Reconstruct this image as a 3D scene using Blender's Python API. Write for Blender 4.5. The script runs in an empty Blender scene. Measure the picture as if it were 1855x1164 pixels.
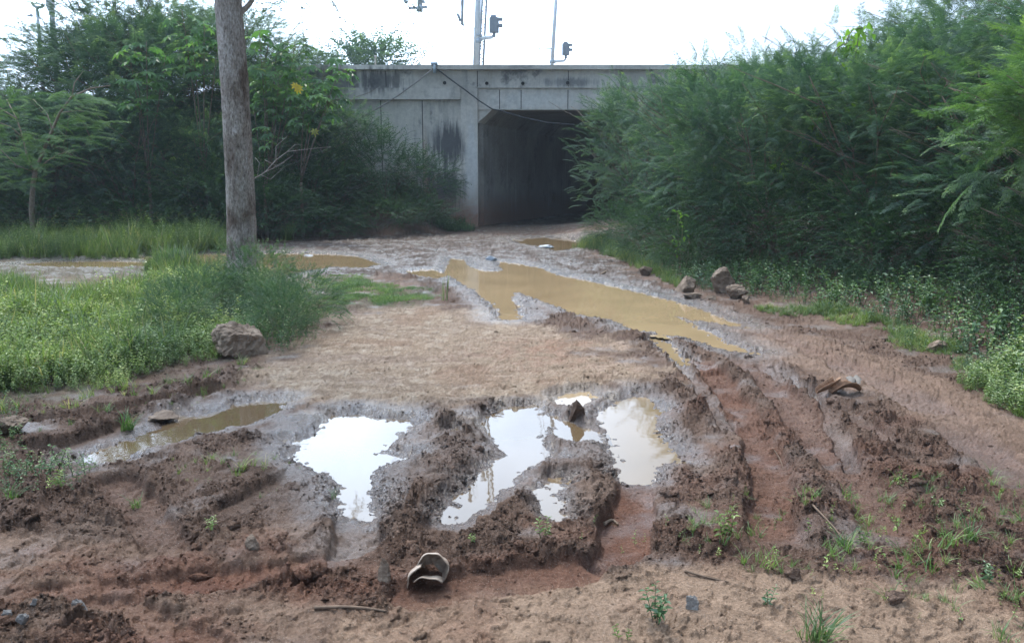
import bpy, math, random
import numpy as np
rng = np.random.default_rng(7)
random.seed(7)
S = bpy.context.scene
COL = S.collection
R = math.radians
PI = math.pi

# ------------------------------------------------------------------ camera
F = 1484.0; CX = 927.5; CY = 582.0; PITCH = R(9.8); CAMH = 1.6
cam = bpy.data.cameras.new('camera'); camo = bpy.data.objects.new('camera', cam)
COL.objects.link(camo); S.camera = camo
camo.location = (0, 0, CAMH); camo.rotation_euler = (PI/2 - PITCH, 0, 0)
cam.sensor_width = 36; cam.lens = 36*F/1855; cam.clip_start = 0.05; cam.clip_end = 3000

# ------------------------------------------------------------------ sky + sun
SUN_EL, SUN_AZ = 52, -14          # azimuth from +Y towards +X, degrees
sd = (math.sin(R(SUN_AZ))*math.cos(R(SUN_EL)), math.cos(R(SUN_AZ))*math.cos(R(SUN_EL)), math.sin(R(SUN_EL)))
w = bpy.data.worlds.new('World'); S.world = w; w.use_nodes = True
nt = w.node_tree; N = nt.nodes; Lk = nt.links
bg = N['Background']; bg.inputs['Strength'].default_value = 0.13
sky = N.new('ShaderNodeTexSky'); sky.sky_type = 'NISHITA'; sky.sun_disc = False
sky.sun_elevation = R(SUN_EL); sky.sun_rotation = R(SUN_AZ); sky.dust_density = 1.0; sky.air_density = 1.0
tc = N.new('ShaderNodeTexCoord')
dot = N.new('ShaderNodeVectorMath'); dot.operation = 'DOT_PRODUCT'; dot.inputs[1].default_value = sd
Lk.new(tc.outputs['Generated'], dot.inputs[0])
glow = N.new('ShaderNodeMapRange'); glow.interpolation_type = 'SMOOTHSTEP'
glow.inputs['From Min'].default_value = 0.25; glow.inputs['From Max'].default_value = 0.96
glow.inputs['To Min'].default_value = 0.0; glow.inputs['To Max'].default_value = 1.0
Lk.new(dot.outputs['Value'], glow.inputs['Value'])
nz = N.new('ShaderNodeTexNoise'); nz.inputs['Scale'].default_value = 2.2; nz.inputs['Detail'].default_value = 7
nz.inputs['Roughness'].default_value = 0.55
Lk.new(tc.outputs['Generated'], nz.inputs['Vector'])
cov = N.new('ShaderNodeMapRange'); cov.inputs['From Min'].default_value = 0.36; cov.inputs['From Max'].default_value = 0.60
cov.inputs['To Min'].default_value = 0.45; cov.inputs['To Max'].default_value = 1.0
Lk.new(nz.outputs['Fac'], cov.inputs['Value'])
cc = N.new('ShaderNodeMix'); cc.data_type = 'RGBA'
cc.inputs['A'].default_value = (4.0, 5.7, 8.3, 1); cc.inputs['B'].default_value = (35, 42.5, 53, 1)
Lk.new(glow.outputs['Result'], cc.inputs['Factor'])
# the bright thin cloud is on the left and ahead, thicker cloud to the right
sx_ = N.new('ShaderNodeSeparateXYZ'); Lk.new(tc.outputs['Generated'], sx_.inputs[0])
nx_ = N.new('ShaderNodeMath'); nx_.operation = 'MULTIPLY_ADD'; Lk.new(nz.outputs['Fac'], nx_.inputs[0]); nx_.inputs[1].default_value = .5; Lk.new(sx_.outputs['X'], nx_.inputs[2])
rt_ = N.new('ShaderNodeMapRange'); rt_.interpolation_type = 'SMOOTHSTEP'; Lk.new(nx_.outputs[0], rt_.inputs['Value'])
for k_, v_ in (('From Min', .24), ('From Max', .50), ('To Min', 1.0), ('To Max', .33)): rt_.inputs[k_].default_value = v_
vm_ = N.new('ShaderNodeVectorMath'); vm_.operation = 'SCALE'; Lk.new(cc.outputs['Result'], vm_.inputs[0]); Lk.new(rt_.outputs['Result'], vm_.inputs['Scale'])
mx = N.new('ShaderNodeMix'); mx.data_type = 'RGBA'
Lk.new(cov.outputs['Result'], mx.inputs['Factor']); Lk.new(sky.outputs['Color'], mx.inputs['A']); Lk.new(vm_.outputs['Vector'], mx.inputs['B'])
Lk.new(mx.outputs['Result'], bg.inputs['Color'])

sun = bpy.data.lights.new('sun', 'SUN'); suno = bpy.data.objects.new('sun', sun); COL.objects.link(suno)
sun.energy = 2.9; sun.angle = R(7); sun.color = (1.0, 0.93, 0.82)
suno.rotation_euler = (R(90-SUN_EL), 0, PI - R(SUN_AZ)); suno.location = (0, 0, 30)
import mathutils
suno.rotation_euler = mathutils.Vector(sd).to_track_quat('Z', 'Y').to_euler()
S.view_settings.view_transform = 'Standard'; S.view_settings.look = 'None'
S.view_settings.exposure = 0.35; S.view_settings.gamma = 1
S.cycles.max_bounces = 8; S.cycles.diffuse_bounces = 3; S.cycles.transmission_bounces = 4; S.cycles.glossy_bounces = 3
S.cycles.transparent_max_bounces = 6

# ------------------------------------------------------------------ pixel helpers (photo pixels -> metres)
ct, st = math.cos(PITCH), math.sin(PITCH)
def ray(px, py):
    a = (px-CX)/F; b = (CY-py)/F
    return np.array([a, ct + b*st, -st + b*ct])
def P(px, py, z=0.0):
    d = ray(px, py); t = (z-CAMH)/d[2]
    return (d[0]*t, d[1]*t)
def W(px, py, Y):
    d = ray(px, py); t = Y/d[1]
    return (d[0]*t, Y, CAMH + d[2]*t)
def PP(l, z=0.0): return np.array([P(a, b, z) for a, b in l])

# ------------------------------------------------------------------ noise
def h2(ix, iy, s):
    n = (ix.astype(np.int64)*374761393 + iy.astype(np.int64)*668265263 + s*982451653) & 0xFFFFFFFF
    n = ((n ^ (n >> 13))*1274126177) & 0xFFFFFFFF
    n = ((n ^ (n >> 16))*2246822519) & 0xFFFFFFFF
    return ((n ^ (n >> 15)) & 0xFFFFFF)/16777216.0
def perlin(x, y, s=0):
    ix = np.floor(x); iy = np.floor(y); fx = x-ix; fy = y-iy
    u = fx*fx*fx*(fx*(fx*6-15)+10); v = fy*fy*fy*(fy*(fy*6-15)+10)
    def g(a, b):
        an = h2(ix+a, iy+b, s)*2*PI
        return np.cos(an)*(fx-a) + np.sin(an)*(fy-b)
    return 1.5*((g(0,0)*(1-u)+g(1,0)*u)*(1-v) + (g(0,1)*(1-u)+g(1,1)*u)*v)
def fbm(x, y, o=4, s=0, gain=0.5, ridge=False):
    t = 0; a = 1; n = 0
    for k in range(o):
        p = perlin(x, y, s+k*17)
        t = t + a*((1-2*np.abs(p)) if ridge else p); n += a; a *= gain; x = x*2.03+3.1; y = y*2.03-1.7
    return t/n
def clods(x, y, size, dens, s):
    x = x/size; y = y/size
    ix = np.floor(x); iy = np.floor(y); out = np.zeros_like(x)
    for a in (-1, 0, 1):
        for b in (-1, 0, 1):
            cx = ix+a; cy = iy+b
            px = cx+h2(cx, cy, s); py = cy+h2(cx, cy, s+1)
            rr = (0.25+0.55*h2(cx, cy, s+2))*(h2(cx, cy, s+3) < dens)
            an = h2(cx, cy, s+4)*PI; dx = x-px; dy = y-py
            ex = dx*np.cos(an)+dy*np.sin(an); ey = (-dx*np.sin(an)+dy*np.cos(an))*(1+0.8*h2(cx, cy, s+5))
            out = np.maximum(out, np.sqrt(np.maximum(0, rr*rr-ex*ex-ey*ey)))
    return out*size
def blocks(x, y, size, s, tilt=.6):
    """broken mud: angular cells, each with its own height and tilt; returns height and distance to the crack"""
    x = x/size; y = y/size
    ix = np.floor(x); iy = np.floor(y); f1 = np.full(x.shape, 9.); f2 = f1.copy(); hh = np.zeros_like(x)
    for a in (-1, 0, 1):
        for b in (-1, 0, 1):
            cx = ix+a; cy = iy+b; dx = x-cx-h2(cx, cy, s); dy = y-cy-h2(cx, cy, s+1); d = dx*dx+dy*dy
            v = h2(cx, cy, s+2)-.5+tilt*(dx*(h2(cx, cy, s+3)-.5)*2+dy*(h2(cx, cy, s+4)-.5)*2)
            m = d < f1; f2 = np.where(m, f1, np.minimum(f2, d)); hh = np.where(m, v, hh); f1 = np.where(m, d, f1)
    return hh*size, (np.sqrt(f2)-np.sqrt(f1))*size
def sstep(a, b, x):
    t = np.clip((x-a)/(b-a), 0, 1); return t*t*(3-2*t)
def polysd(x, y, poly):
    d = np.full(x.shape, 1e9); ins = np.zeros(x.shape, bool); n = len(poly)
    for i in range(n):
        ax, ay = poly[i]; bx, by = poly[(i+1) % n]
        ex, ey = bx-ax, by-ay; L = ex*ex+ey*ey+1e-12
        t = np.clip(((x-ax)*ex+(y-ay)*ey)/L, 0, 1)
        d = np.minimum(d, (x-ax-t*ex)**2+(y-ay-t*ey)**2)
        c = ((ay > y) != (by > y)); 
        xi = (bx-ax)*(y-ay)/((by-ay) if abs(by-ay) > 1e-12 else 1e-12)+ax
        ins ^= c & (x < xi)
    d = np.sqrt(d); return np.where(ins, -d, d)
def linedist(x, y, pl):
    d = np.full(x.shape, 1e9); al = np.zeros(x.shape); sg = np.zeros(x.shape); acc = 0
    for i in range(len(pl)-1):
        ax, ay = pl[i]; bx, by = pl[i+1]; ex, ey = bx-ax, by-ay; L = math.hypot(ex, ey)+1e-9
        t = np.clip(((x-ax)*ex+(y-ay)*ey)/(L*L), 0, 1)
        q = np.sqrt((x-ax-t*ex)**2+(y-ay-t*ey)**2); m = q < d
        sg = np.where(m, np.sign(ex*(y-ay)-ey*(x-ax)), sg)
        al = np.where(m, acc+t*L, al); d = np.where(m, q, d); acc += L
    return d, al, sg, acc
def smooth_line(pl, n=3):
    pl = np.asarray(pl)
    for _ in range(n):
        q = [pl[0]]
        for a, b in zip(pl[:-1], pl[1:]): q += [a*.75+b*.25, a*.25+b*.75]
        q.append(pl[-1]); pl = np.array(q)
    return pl
def sub(x, y, pts, pad):
    pts = np.asarray(pts)
    return np.nonzero((x > pts[:,0].min()-pad) & (x < pts[:,0].max()+pad) & (y > pts[:,1].min()-pad) & (y < pts[:,1].max()+pad))[0]

# ------------------------------------------------------------------ the ground: puddles, ruts, mounds
# name, level z, rim width R, tint (0 clear/brown .. 1 milky tan), polygon in photo pixels
PUD = [
 ('far', -0.02, 0.45, 1.0, [(818,468),(838,470),(846,482),(862,488),(888,492),(915,492),(905,474),(935,477),(975,485),(1010,499),(1075,511),(1130,524),(1200,541),(1253,556),(1300,575),(1352,594),(1300,586),(1250,578),(1200,566),(1236,581),(1274,601),(1316,622),(1362,640),(1341,638),(1288,627),(1253,613),(1200,604),(1159,600),(1131,590),(1117,580),(1083,577),(1060,572),(1045,569),(1024,559),(990,547),(962,537),(935,526),(921,541),(940,555),(931,560),(938,570),(940,580),(912,579),(904,560),(886,546),(862,527),(841,515),(821,503),(806,497)]),
 ('pond', -0.02, 0.6, 0.75, [(250,466),(330,460),(430,459),(520,459),(600,460),(645,464),(690,479),(650,486),(600,484),(560,490),(520,498),(480,505),(420,500),(330,492)]),
 ('strip', -0.02, 0.5, 0.7, [(20,480),(90,473),(170,472),(250,474),(300,480),(200,486),(110,484)]),
 ('marsh', -0.02, 0.4, 0.5, [(60,535),(130,530),(175,538),(160,548),(90,548)]),
 ('tunnel', -0.02, 0.7, 0.6, [(925,434),(980,430),(1040,431),(1095,434),(1060,445),(1010,455),(985,448),(950,442)]),
 ('side', -0.02, 0.3, 0.85, [(735,490),(780,487),(806,498),(790,505),(750,498)]),
 ('left', -0.045, 0.22, 0.2, [(138,838),(171,818),(239,794),(295,772),(327,752),(367,752),(407,744),(427,732),(470,727),(522,727),(506,741),(474,758),(450,770),(411,774),(383,782),(331,796),(303,806),(260,812),(239,822),(235,835),(195,839),(163,836)]),
 ('mid', -0.045, 0.30, 0.2, [(604,752),(650,750),(690,757),(740,760),(748,770),(722,785),(700,806),(685,820),(722,823),(734,830),(700,838),(676,850),(672,880),(665,905),(668,938),(640,936),(618,925),(614,890),(618,870),(600,857),(570,846),(530,828),(545,810),(520,796),(560,795),(572,785),(588,768)]),
 ('rut', -0.045, 0.13, 0.22, [(905,742),(925,735),(970,732),(976,746),(1000,752),(1045,770),(1078,780),(1092,800),(1040,801),(1010,792),(1000,772),(987,770),(978,800),(990,812),(990,830),(960,838),(950,848),(925,872),(890,898),(870,913),(822,946),(796,944),(828,902),(878,852),(900,832),(918,822),(890,792),(874,766),(888,754)]),
 ('slit', -0.045, 0.12, 0.3, [(976,884),(1000,866),(1026,868),(1032,880),(1002,886),(1008,908),(1026,934),(1030,952),(1010,946),(990,926),(978,902)]),
 ('right', -0.045, 0.2, 0.48, [(1080,748),(1120,726),(1160,714),(1182,730),(1196,745),(1188,758),(1184,775),(1206,800),(1230,825),(1242,842),(1210,834),(1190,838),(1183,860),(1176,876),(1126,874),(1118,830),(1110,800),(1100,780),(1086,766)]),
 ('small', -0.035, 0.12, 0.9, [(1008,716),(1035,709),(1065,708),(1078,715),(1066,726),(1040,738),(1014,730)]),
 ('tiny', -0.035, 0.10, 0.2, [(812,778),(826,772),(836,780),(828,788),(815,787)]),
 ('thread', -0.03, 0.12, 0.8, [(1180,612),(1190,610),(1215,628),(1240,648),(1250,664),(1238,658),(1210,638)]),
]
PUDW = [(n, z-.0011*k, Rr, t, PP(pl, z)) for k, (n, z, Rr, t, pl) in enumerate(PUD)]
# polyline px, width, depth, berm, redness, wet
RUT = [
 ([(1262,640),(1310,692),(1345,745),(1380,800),(1400,860),(1405,930),(1406,1008)], .27, .075, .03, .9, .0),
 ([(1340,640),(1400,692),(1460,765),(1520,835),(1572,885),(1605,940),(1632,1000)], .30, .065, .03, .6, .15),
 ([(1480,640),(1600,690),(1690,738),(1760,795),(1900,900)], .34, .05, .015, .45, .45),
 ([(1366,642),(1440,690),(1500,725),(1600,790),(1690,850)], .16, .035, .02, .2, .6),
 ([(965,815),(940,850),(892,892),(840,930),(770,990)], .27, .085, .02, .1, .2),
 ([(1150,880),(1142,930),(1128,985),(1115,1010)], .26, .05, .03, .9, .0),
 ([(-80,1092),(150,1072),(300,1056),(450,1036),(600,1012),(700,1008)], .22, .035, .02, 1.0, .0),
 ([(-40,770),(150,748),(300,728),(455,690)], .22, .06, .05, .0, .0),
 ([(-40,820),(100,812),(230,770),(300,745)], .25, .05, .02, .0, .35),
 ([(215,870),(262,930),(300,985)], .26, .06, .03, .3, .1),
 ([(350,955),(440,905),(520,860),(570,830)], .2, .05, .04, .0, .1),
 ([(650,860),(646,930),(650,985)], .24, .055, .04, .0, .9),
 ([(1190,612),(1235,655),(1290,730),(1330,800)], .13, .05, .03, .1, .7),
 ([(1000,470),(1080,492),(1200,528),(1350,582),(1480,630)], .25, .03, .02, .1, .5),
 ([(1352,594),(1450,625),(1560,665)], .2, .03, .015, .3, .2),
 ([(700,444),(830,452),(960,470)], .3, .03, .03, .1, .6),
 ([(640,470),(760,462),(870,450),(980,436)], .3, .03, .03, .1, .6),
 ([(1385,640),(1450,690),(1500,740),(1560,860)], .12, .05, .04, .2, .8),
 ([(750,1075),(900,1055),(1050,1030)], .25, .03, .02, .7, .0),
 ([(180,1085),(300,1130),(380,1190)], .2, .03, .03, .5, .0),
 ([(1150,470),(1000,455),(880,452)], .25, .02, .02, .1, .5),
]
RUTW = [(smooth_line(PP(pl)), *r) for pl, *r in RUT]
# polyline px, radius, height, clod strength
MND = [
 ([(838,772),(790,850),(720,900),(700,950)], .26, .085, 1.0),
 ([(925,860),(900,905),(850,965)], .17, .075, .8),
 ([(1095,830),(1085,890),(1070,960)], .16, .07, .8),
 ([(1000,880),(960,850),(940,870)], .10, .03, .6),
 ([(700,1000),(800,985),(900,985),(1040,992)], .16, .075, 1.2),
 ([(600,890),(480,910),(420,960)], .22, .04, .7),
 ([(110,930),(200,920),(60,915)], .25, .05, 1.0),
 ([(1220,700),(1290,760)], .13, .04, 1.0),
 ([(1325,830),(1345,960)], .11, .06, 1.1),
 ([(1450,830),(1490,980)], .13, .06, 1.1),
 ([(1530,740),(1640,830),(1720,930)], .30, .045, .8),
 ([(520,1050),(600,1080),(640,1110)], .17, .05, 1.0),
 ([(940,562),(1000,572),(1040,588)], .45, .10, .9),
 ([(1060,582),(1150,610),(1240,650)], .26, .075, 1.0),
 ([(840,520),(880,550),(900,568)], .22, .07, .8),
 ([(700,500),(780,520),(830,540)], .35, .06, .8),
 ([(250,835),(350,812),(450,795)], .16, .06, 1.0),
 ([(80,800),(200,770),(300,735)], .16, .06, .8),
 ([(300,700),(380,700),(450,680)], .28, .07, .9),
 ([(1010,700),(1100,680),(1200,690)], .22, .05, .9),
 ([(760,720),(860,735),(940,725)], .16, .035, .8),
 ([(0,1120),(100,1140),(200,1170)], .22, .07, 1.4),
 ([(70,1085),(170,1100),(270,1120)], .10, .06, 1.4),
 ([(640,1060),(560,1040),(470,1030)], .10, .05, 1.2),
 ([(900,1030),(1000,1020),(1080,1030)], .08, .05, 1.2),
 ([(380,985),(500,985)], .10, .03, 1.2),
 ([(1200,950),(1260,990)], .16, .04, 1.0),
 ([(1650,1010),(1760,1030),(1850,1080)], .22, .04, 1.1),
 ([(1190,760),(1230,830),(1250,900)], .10, .03, 1.0),
 ([(780,750),(830,770)], .12, .05, 1.1),
 ([(850,478),(880,486),(925,494)], .14, .05, .2),
 ([(862,470),(890,480),(915,486)], .10, .05, .2),
 ([(826,508),(850,520)], .1, .03, .5),
 ([(470,570),(600,560)], .5, .05, .3),
 ([(1035,728),(1045,750)], .07, .07, 1.2),
 ([(985,762),(990,790),(1000,810)], .05, .055, .2),
 ([(1183,740),(1200,752)], .05, .035, .1),
 ([(620,890),(615,930),(590,960)], .12, .05, 1.0),
 ([(0,925),(120,960)], .2, .03, .4),
 ([(1380,590),(1500,625),(1640,680)], .3, .03, .3),
]
MNDW = [(smooth_line(PP(pl), 2), *r) for pl, *r in MND]
POLY = {
 'tan': PP([(650,565),(760,556),(860,560),(935,585),(1000,600),(1090,622),(1190,655),(1120,690),(1010,706),(900,722),(820,742),(700,748),(590,742),(500,722),(450,690),(500,640),(560,600)]),
 'rsand': PP([(1260,570),(1400,592),(1560,632),(1700,690),(1900,770),(2000,960),(1855,850),(1700,760),(1560,712),(1400,650),(1330,600)]),
 'wetfar': PP([(430,440),(800,424),(1040,428),(1060,450),(1150,495),(1300,560),(1180,540),(950,484),(830,520),(780,540),(700,500),(480,512),(300,500),(0,500),(0,465),(250,455)]),
 'wetmid': PP([(520,740),(760,750),(860,735),(1000,745),(1130,690),(1200,720),(1260,840),(1200,900),(1100,830),(950,860),(740,880),(690,960),(620,970),(520,860),(440,800)]),
 'bl': PP([(0,965),(250,990),(520,960),(600,1000),(640,1250),(-400,1250),(-300,965)]),
 'br': PP([(640,1110),(850,1070),(1100,1030),(1300,1020),(1500,1040),(1700,1060),(2100,1080),(2100,1300),(600,1300)]),
 'redl': PP([(-200,1030),(200,1010),(420,990),(620,1000),(760,1090),(500,1110),(420,1200),(-300,1250)]),
 'redr': PP([(1280,690),(1450,730),(1700,800),(1900,860),(1950,1090),(1600,1060),(1250,1010),(1050,1060),(760,1100),(800,1020),(1100,960),(1220,900)]),
 'green': PP([(560,500),(640,500),(780,530),(770,550),(640,560),(480,620),(300,680),(60,720),(-400,720),(-400,400),(400,400),(410,470)]),
}
PRINT = PP([(1676, 1200), (1680, 1130), (1672, 1085)])
CORR = 28.6          # plane of the headwall
def ground(x, y):
    """returns height, colour (n,3), wet (n)"""
    x = np.asarray(x, float); y = np.asarray(y, float)
    n = x.size
    near = 1-sstep(26, 40, y)
    wx = x+0.07*fbm(x*3, y*3, 3, 5); wy = y+0.07*fbm(x*3+9, y*3, 3, 6)
    h = 0.02*fbm(x*.7, y*.7, 3, 1)
    # masks
    def pm(k, soft):
        m = np.zeros(n); p = POLY[k]; i = sub(x, y, p, soft+.4)
        if i.size:
            s = polysd(x[i], y[i], p) + soft*(1.1*fbm(x[i]*2.3, y[i]*2.3, 5, 21, .6)+.8*fbm(x[i]*.9, y[i]*1.3, 2, 24))
            m[i] = 1-sstep(-soft*.5, soft*.5, s)
        return m
    tan = pm('tan', .65); rs = pm('rsand', .3); wf = pm('wetfar', .6); wm = pm('wetmid', .2)
    bl = pm('bl', .15); br = pm('br', .15); gr = pm('green', .4)
    smooth = np.clip(tan+rs*.8+br*.9+bl*.55+wf*.55+wm*.35, 0, 1)
    red = np.maximum(pm('redl', .3)*.85, pm('redr', .5)*.5)*sstep(-.35, .25, fbm(x*2, y*3, 4, 31)); wet = wf*(.05+.75*sstep(-.05, .35, fbm(wx*2.2, wy*5, 4, 35))) + 0.9*wm*(0.5+.5*sstep(-.3, .3, fbm(x*4, y*4, 3, 33)))
    flat_ = sstep(-.08, .25, fbm(x*1.6+4, y*2.6, 4, 37))*(1-smooth)
    wet = wet + .7*flat_*sstep(-.2, .3, fbm(x*3, y*3, 3, 39)); clod = (1-smooth)*0.60*(1-.75*flat_)
    # ruts
    rutm = np.zeros(n); dark = np.zeros(n)
    for pl, wd, dp, bm, rd, wt in RUTW:
        i = sub(x, y, pl, wd*2.2)
        if not i.size: continue
        d, al, sg, L = linedist(wx[i], wy[i], pl)
        wj = wd*(1+0.12*perlin(al*3, sg*7, 11)); e = d/(wj*.5)
        endf = sstep(0, .35, al)*(1-sstep(L-.35, L, al)) if L > 1 else 1.0
        endf = np.maximum(endf, 0.15)*np.clip(.72+.75*perlin(al*1.7+wd*9, np.zeros_like(al)+dp*50, 13), .70 if rd > .5 else .3, 1.1)
        u = 1-sstep(.74, 1.06, e)
        ber = np.exp(-((e-1.45)/.42)**2)*(0.5+.9*np.abs(fbm(x[i]*6, y[i]*6, 3, 12)))
        lug = 0.009*np.sin((al+0.35*d*sg*np.sign(sg))*2*PI/.09)*u*sstep(.25,.5,e)
        h[i] = h[i] + endf*(-dp*u + bm*ber*.75*(.3+.7*sstep(-.2, .2, fbm(x[i]*2.3, y[i]*2.3, 2, 23))) + lug*(dp > .05))
        rutm[i] = np.maximum(rutm[i], u*endf); clod[i] = clod[i]*(1-.62*u*endf) + .35*ber*endf
        red[i] = np.maximum(red[i], rd*u*endf); wet[i] = np.maximum(wet[i], wt*u*endf)
    for pl, rd, hh, cl in MNDW:
        i = sub(x, y, pl, rd*2.4)
        if not i.size: continue
        d, al, sg, L = linedist(wx[i], wy[i], pl)
        m = np.exp(-(d/rd)**2*1.6); j = fbm(x[i]*9, y[i]*9, 3, 14)
        m = m*(1+.5*j)
        h[i] += .38*hh*m*(1-.85*rutm[i]); clod[i] = np.minimum(1.1, clod[i]+cl*np.clip(m, 0, 1)*.8*(1-rutm[i])*(.25+.75*sstep(-.15, .2, fbm(x[i]*3+7, y[i]*3, 3, 19)))); wet[i] *= (1-.7*np.clip(m, 0, 1))
    for pl, wd in ((PRINT, .16),):
        i = sub(x, y, pl, .3)
        if i.size:
            d, al, sg, L = linedist(x[i], y[i], pl); u = (1-sstep(.7, 1.0, d/(wd*.5)))
            h[i] += -.006*u + .009*u*(np.sin((al+.25*d)*2*PI/.035)*sstep(.12, .3, d/wd))*(fbm(x[i]*4, y[i]*4, 2, 17) > -.15)
    # reliefs
    far = sstep(6, 20, y)
    det = fbm(wx*7, wy*7, 5, 41, .55, True)
    c1 = clods(wx, wy, .16, .55, 51); c2 = clods(wx+.3, wy, .075, .7, 57); c3 = clods(wx, wy+.7, .035, .75, 63)
    amp = np.clip(clod, 0, 1.4)*near; ground.amp = amp
    fb = fbm(wx*14, wy*14, 4, 43, .6)
    ww = .018*fbm(x*18, y*18, 3, 47, .6); w2 = .018*fbm(x*18+5, y*18, 3, 49, .6)
    b1, k1 = blocks(wx+ww, wy+w2, .13, 151); b2, k2 = blocks(wx+ww+.2, wy+w2, .060, 161, .8); b3, k3 = blocks(x+ww*.6, y+w2*.6, .028, 171, .9)
    crk1 = 1-sstep(0, .018, k1); crk2 = 1-sstep(0, .009, k2)
    dens = sstep(-.25, .35, fbm(x*2.6, y*2.6, 3, 181))
    r1 = sstep(0, .030, k1); r2 = sstep(0, .016, k2); r3 = sstep(0, .008, k3)
    rel = 1.05*((.26*b1+.010)*r1 + (.55*b2+.012)*r2*(.4+.6*dens) + (.60*b3+.006)*r3*(.35+.65*dens) + .16*c1*dens + .22*c2*dens + .3*c3 + 0.014*det + .010*fb - .02)
    b4, k4 = blocks(x, y, .014, 177, .9)
    h = h + amp*rel + near*(1-.8*wf)*(.003*fbm(x*22, y*22, 4, 44, .6)+(.35*b4)*(.25+.75*np.clip(amp, 0, 1))*(1-sstep(5, 9, y)))
    # streaky churn and glistening crumbs on the wet flats
    h = h + wf*near*(.030*fbm(wx*1.8, wy*4, 5, 191, .6, True) + .40*b1*(.2+.8*dens)*r1*.5 + .30*b2 + .2*c1) + wm*(.0035*fbm(x*30, y*30, 3, 193, .6)+.010*fbm(wx*4, wy*4, 4, 195, .5))
    # cracks / crust plates on the sandy places
    crk = fbm(wx*5, wy*5, 4, 46, .5, True)
    h -= (br+bl+tan*.3)*0.012*sstep(.62, .8, crk)*near
    h += (tan+rs*.7)*(.016*fbm(x*3.0, y*4.5, 5, 48, .55)+.011*fbm(x*13, y*15, 4, 50, .6)-.012*sstep(.55, .8, fbm(wx*2.2, wy*3.2, 4, 54, .5, True)))*near + rs*near*.012*fbm(wx*4, wy*4, 4, 52, .55, True)*near
    crumbs = clods(x, y, .025, .25, 71)*.5 + clods(x, y, .06, .06, 75)*.4
    h += crumbs*np.clip(smooth+.2, 0, 1)*near*(1-wm*.8)*(1-wf*.7)*(1-.35*tan)
    # puddle basins (nearest puddle rules)
    pud = np.full(n, 9.0); pz = np.zeros(n); pR = np.full(n, .2)
    for nm, z, Rr, t, pl in PUDW:
        i = sub(x, y, pl, Rr+.5)
        if not i.size: continue
        s = polysd(x[i], y[i], pl)
        k = 0.055 if pl[:,1].mean() < 7 else .14
        s = s + k*fbm(x[i]*6, y[i]*6, 5, 81, .6) + .75*k*fbm(x[i]*20, y[i]*20, 4, 83, .6) - .25*k
        m = s < pud[i]; i = i[m]; s = s[m]; pud[i] = s; pz[i] = z; pR[i] = Rr
    i = np.nonzero(pud < 1.2)[0]; s = pud[i]; z = pz[i]; Rr = pR[i]
    bas = z + np.clip(s*.20, -.05, .02) + .007*fbm(x[i]*14, y[i]*14, 5, 85, .6) + .5*clods(x[i], y[i], .04, .25, 89)*sstep(-.09, -.02, s) + np.clip(s, 0, Rr)*.02 + .25*(h[i]-z)*sstep(.0, .1, s)
    b = sstep(.02, Rr, s); g = h[i]*b + bas*(1-b)
    g = np.where(s > .012, np.maximum(g, z+.004+.05*np.clip(s, 0, .3)-.5*sstep(.15, .45, s)), g)
    g = np.where(s < -.07, np.minimum(g, z-.002), g)
    h[i] = g; wet[i] = np.maximum(wet[i], 1-sstep(Rr*.1, Rr*1.1, s))
    # bank on the left of the portal, gentle rise under the right bushes
    bank = sstep(23.2, 28.0, y)*sstep(-1.9, -3.5, x)*1.5*(1-sstep(30, 34, y))
    rb = sstep(0, 3, (x-(1.3+ .16*(20-y))))*sstep(2.5, 6, y)*.35*(1-sstep(26, 30, y))
    h += bank + rb
    # colour (albedo)
    v1 = fbm(x*1.3, y*1.3, 4, 91); v2 = fbm(wx*6, wy*6, 4, 93); v3 = fbm(x*30, y*30, 3, 95)
    base = np.stack([.135+.035*v1, .083+.02*v1, .057+.013*v1], 1)
    def mixc(c, m, col): 
        m = np.clip(m, 0, 1)[:, None]; return c*(1-m)+np.array(col)*m
    c = base
    c = mixc(c, wf*.92, (.062, .043, .032))
    c = mixc(c, bl*.8, (.24, .155, .105)); c = mixc(c, br, (.29, .195, .130)); c = mixc(c, rs*.8, (.23, .148, .102))
    c = mixc(c, tan, (.315, .225, .150))
    v5 = fbm(wx*5, wy*7, 5, 98, .65)
    c = mixc(c, tan*sstep(-.05, .4, v2+.6*v3)*.6, (.40, .33, .25)); c = mixc(c, tan*sstep(-.02, .30, v5)*.7, (.19, .125, .08)); c = mixc(c, tan*sstep(.1, .45, v1)*.6, (.24, .145, .09)); c = mixc(c, tan*sstep(.25, .5, fbm(x*22, y*30, 3, 99, .6))*.6, (.12, .08, .055)); c = mixc(c, tan*sstep(.1, .45, -v1+.3*v2)*.5, (.24, .165, .12))
    c = mixc(c, tan*np.exp(-(((x-P(1010,640)[0])/.9)**2+((y-P(1010,640)[1])/.9)**2))*.7*sstep(-.3,.3,v2), (.25, .13, .08))
    c = mixc(c, sstep(.25, .7, clod)*.6*(1-tan), (.115, .070, .048)); c = mixc(c, (1-smooth)*sstep(.1, .5, v1+.4*v2)*.6, (.19, .13, .095))
    c = mixc(c, red*.9, (.155, .070, .043)); c = mixc(c, red*sstep(0, .5, v2)*.4, (.21, .11, .07))
    c = mixc(c, gr*.5, (.13, .115, .07))
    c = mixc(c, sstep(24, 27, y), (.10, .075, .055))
    ground.red = red; v4 = fbm(x*75, y*75, 2, 97); c = c*(1+.20*v2+.22*v3+.20*v4)[:, None]
    wet = np.clip(wet*(1-.30*sstep(.0, .05, amp*(c1+c2))), 0, 1)
    c = c*(1-.45*wet)[:, None]
    return h, np.clip(c, .01, .8), wet, pud

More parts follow.
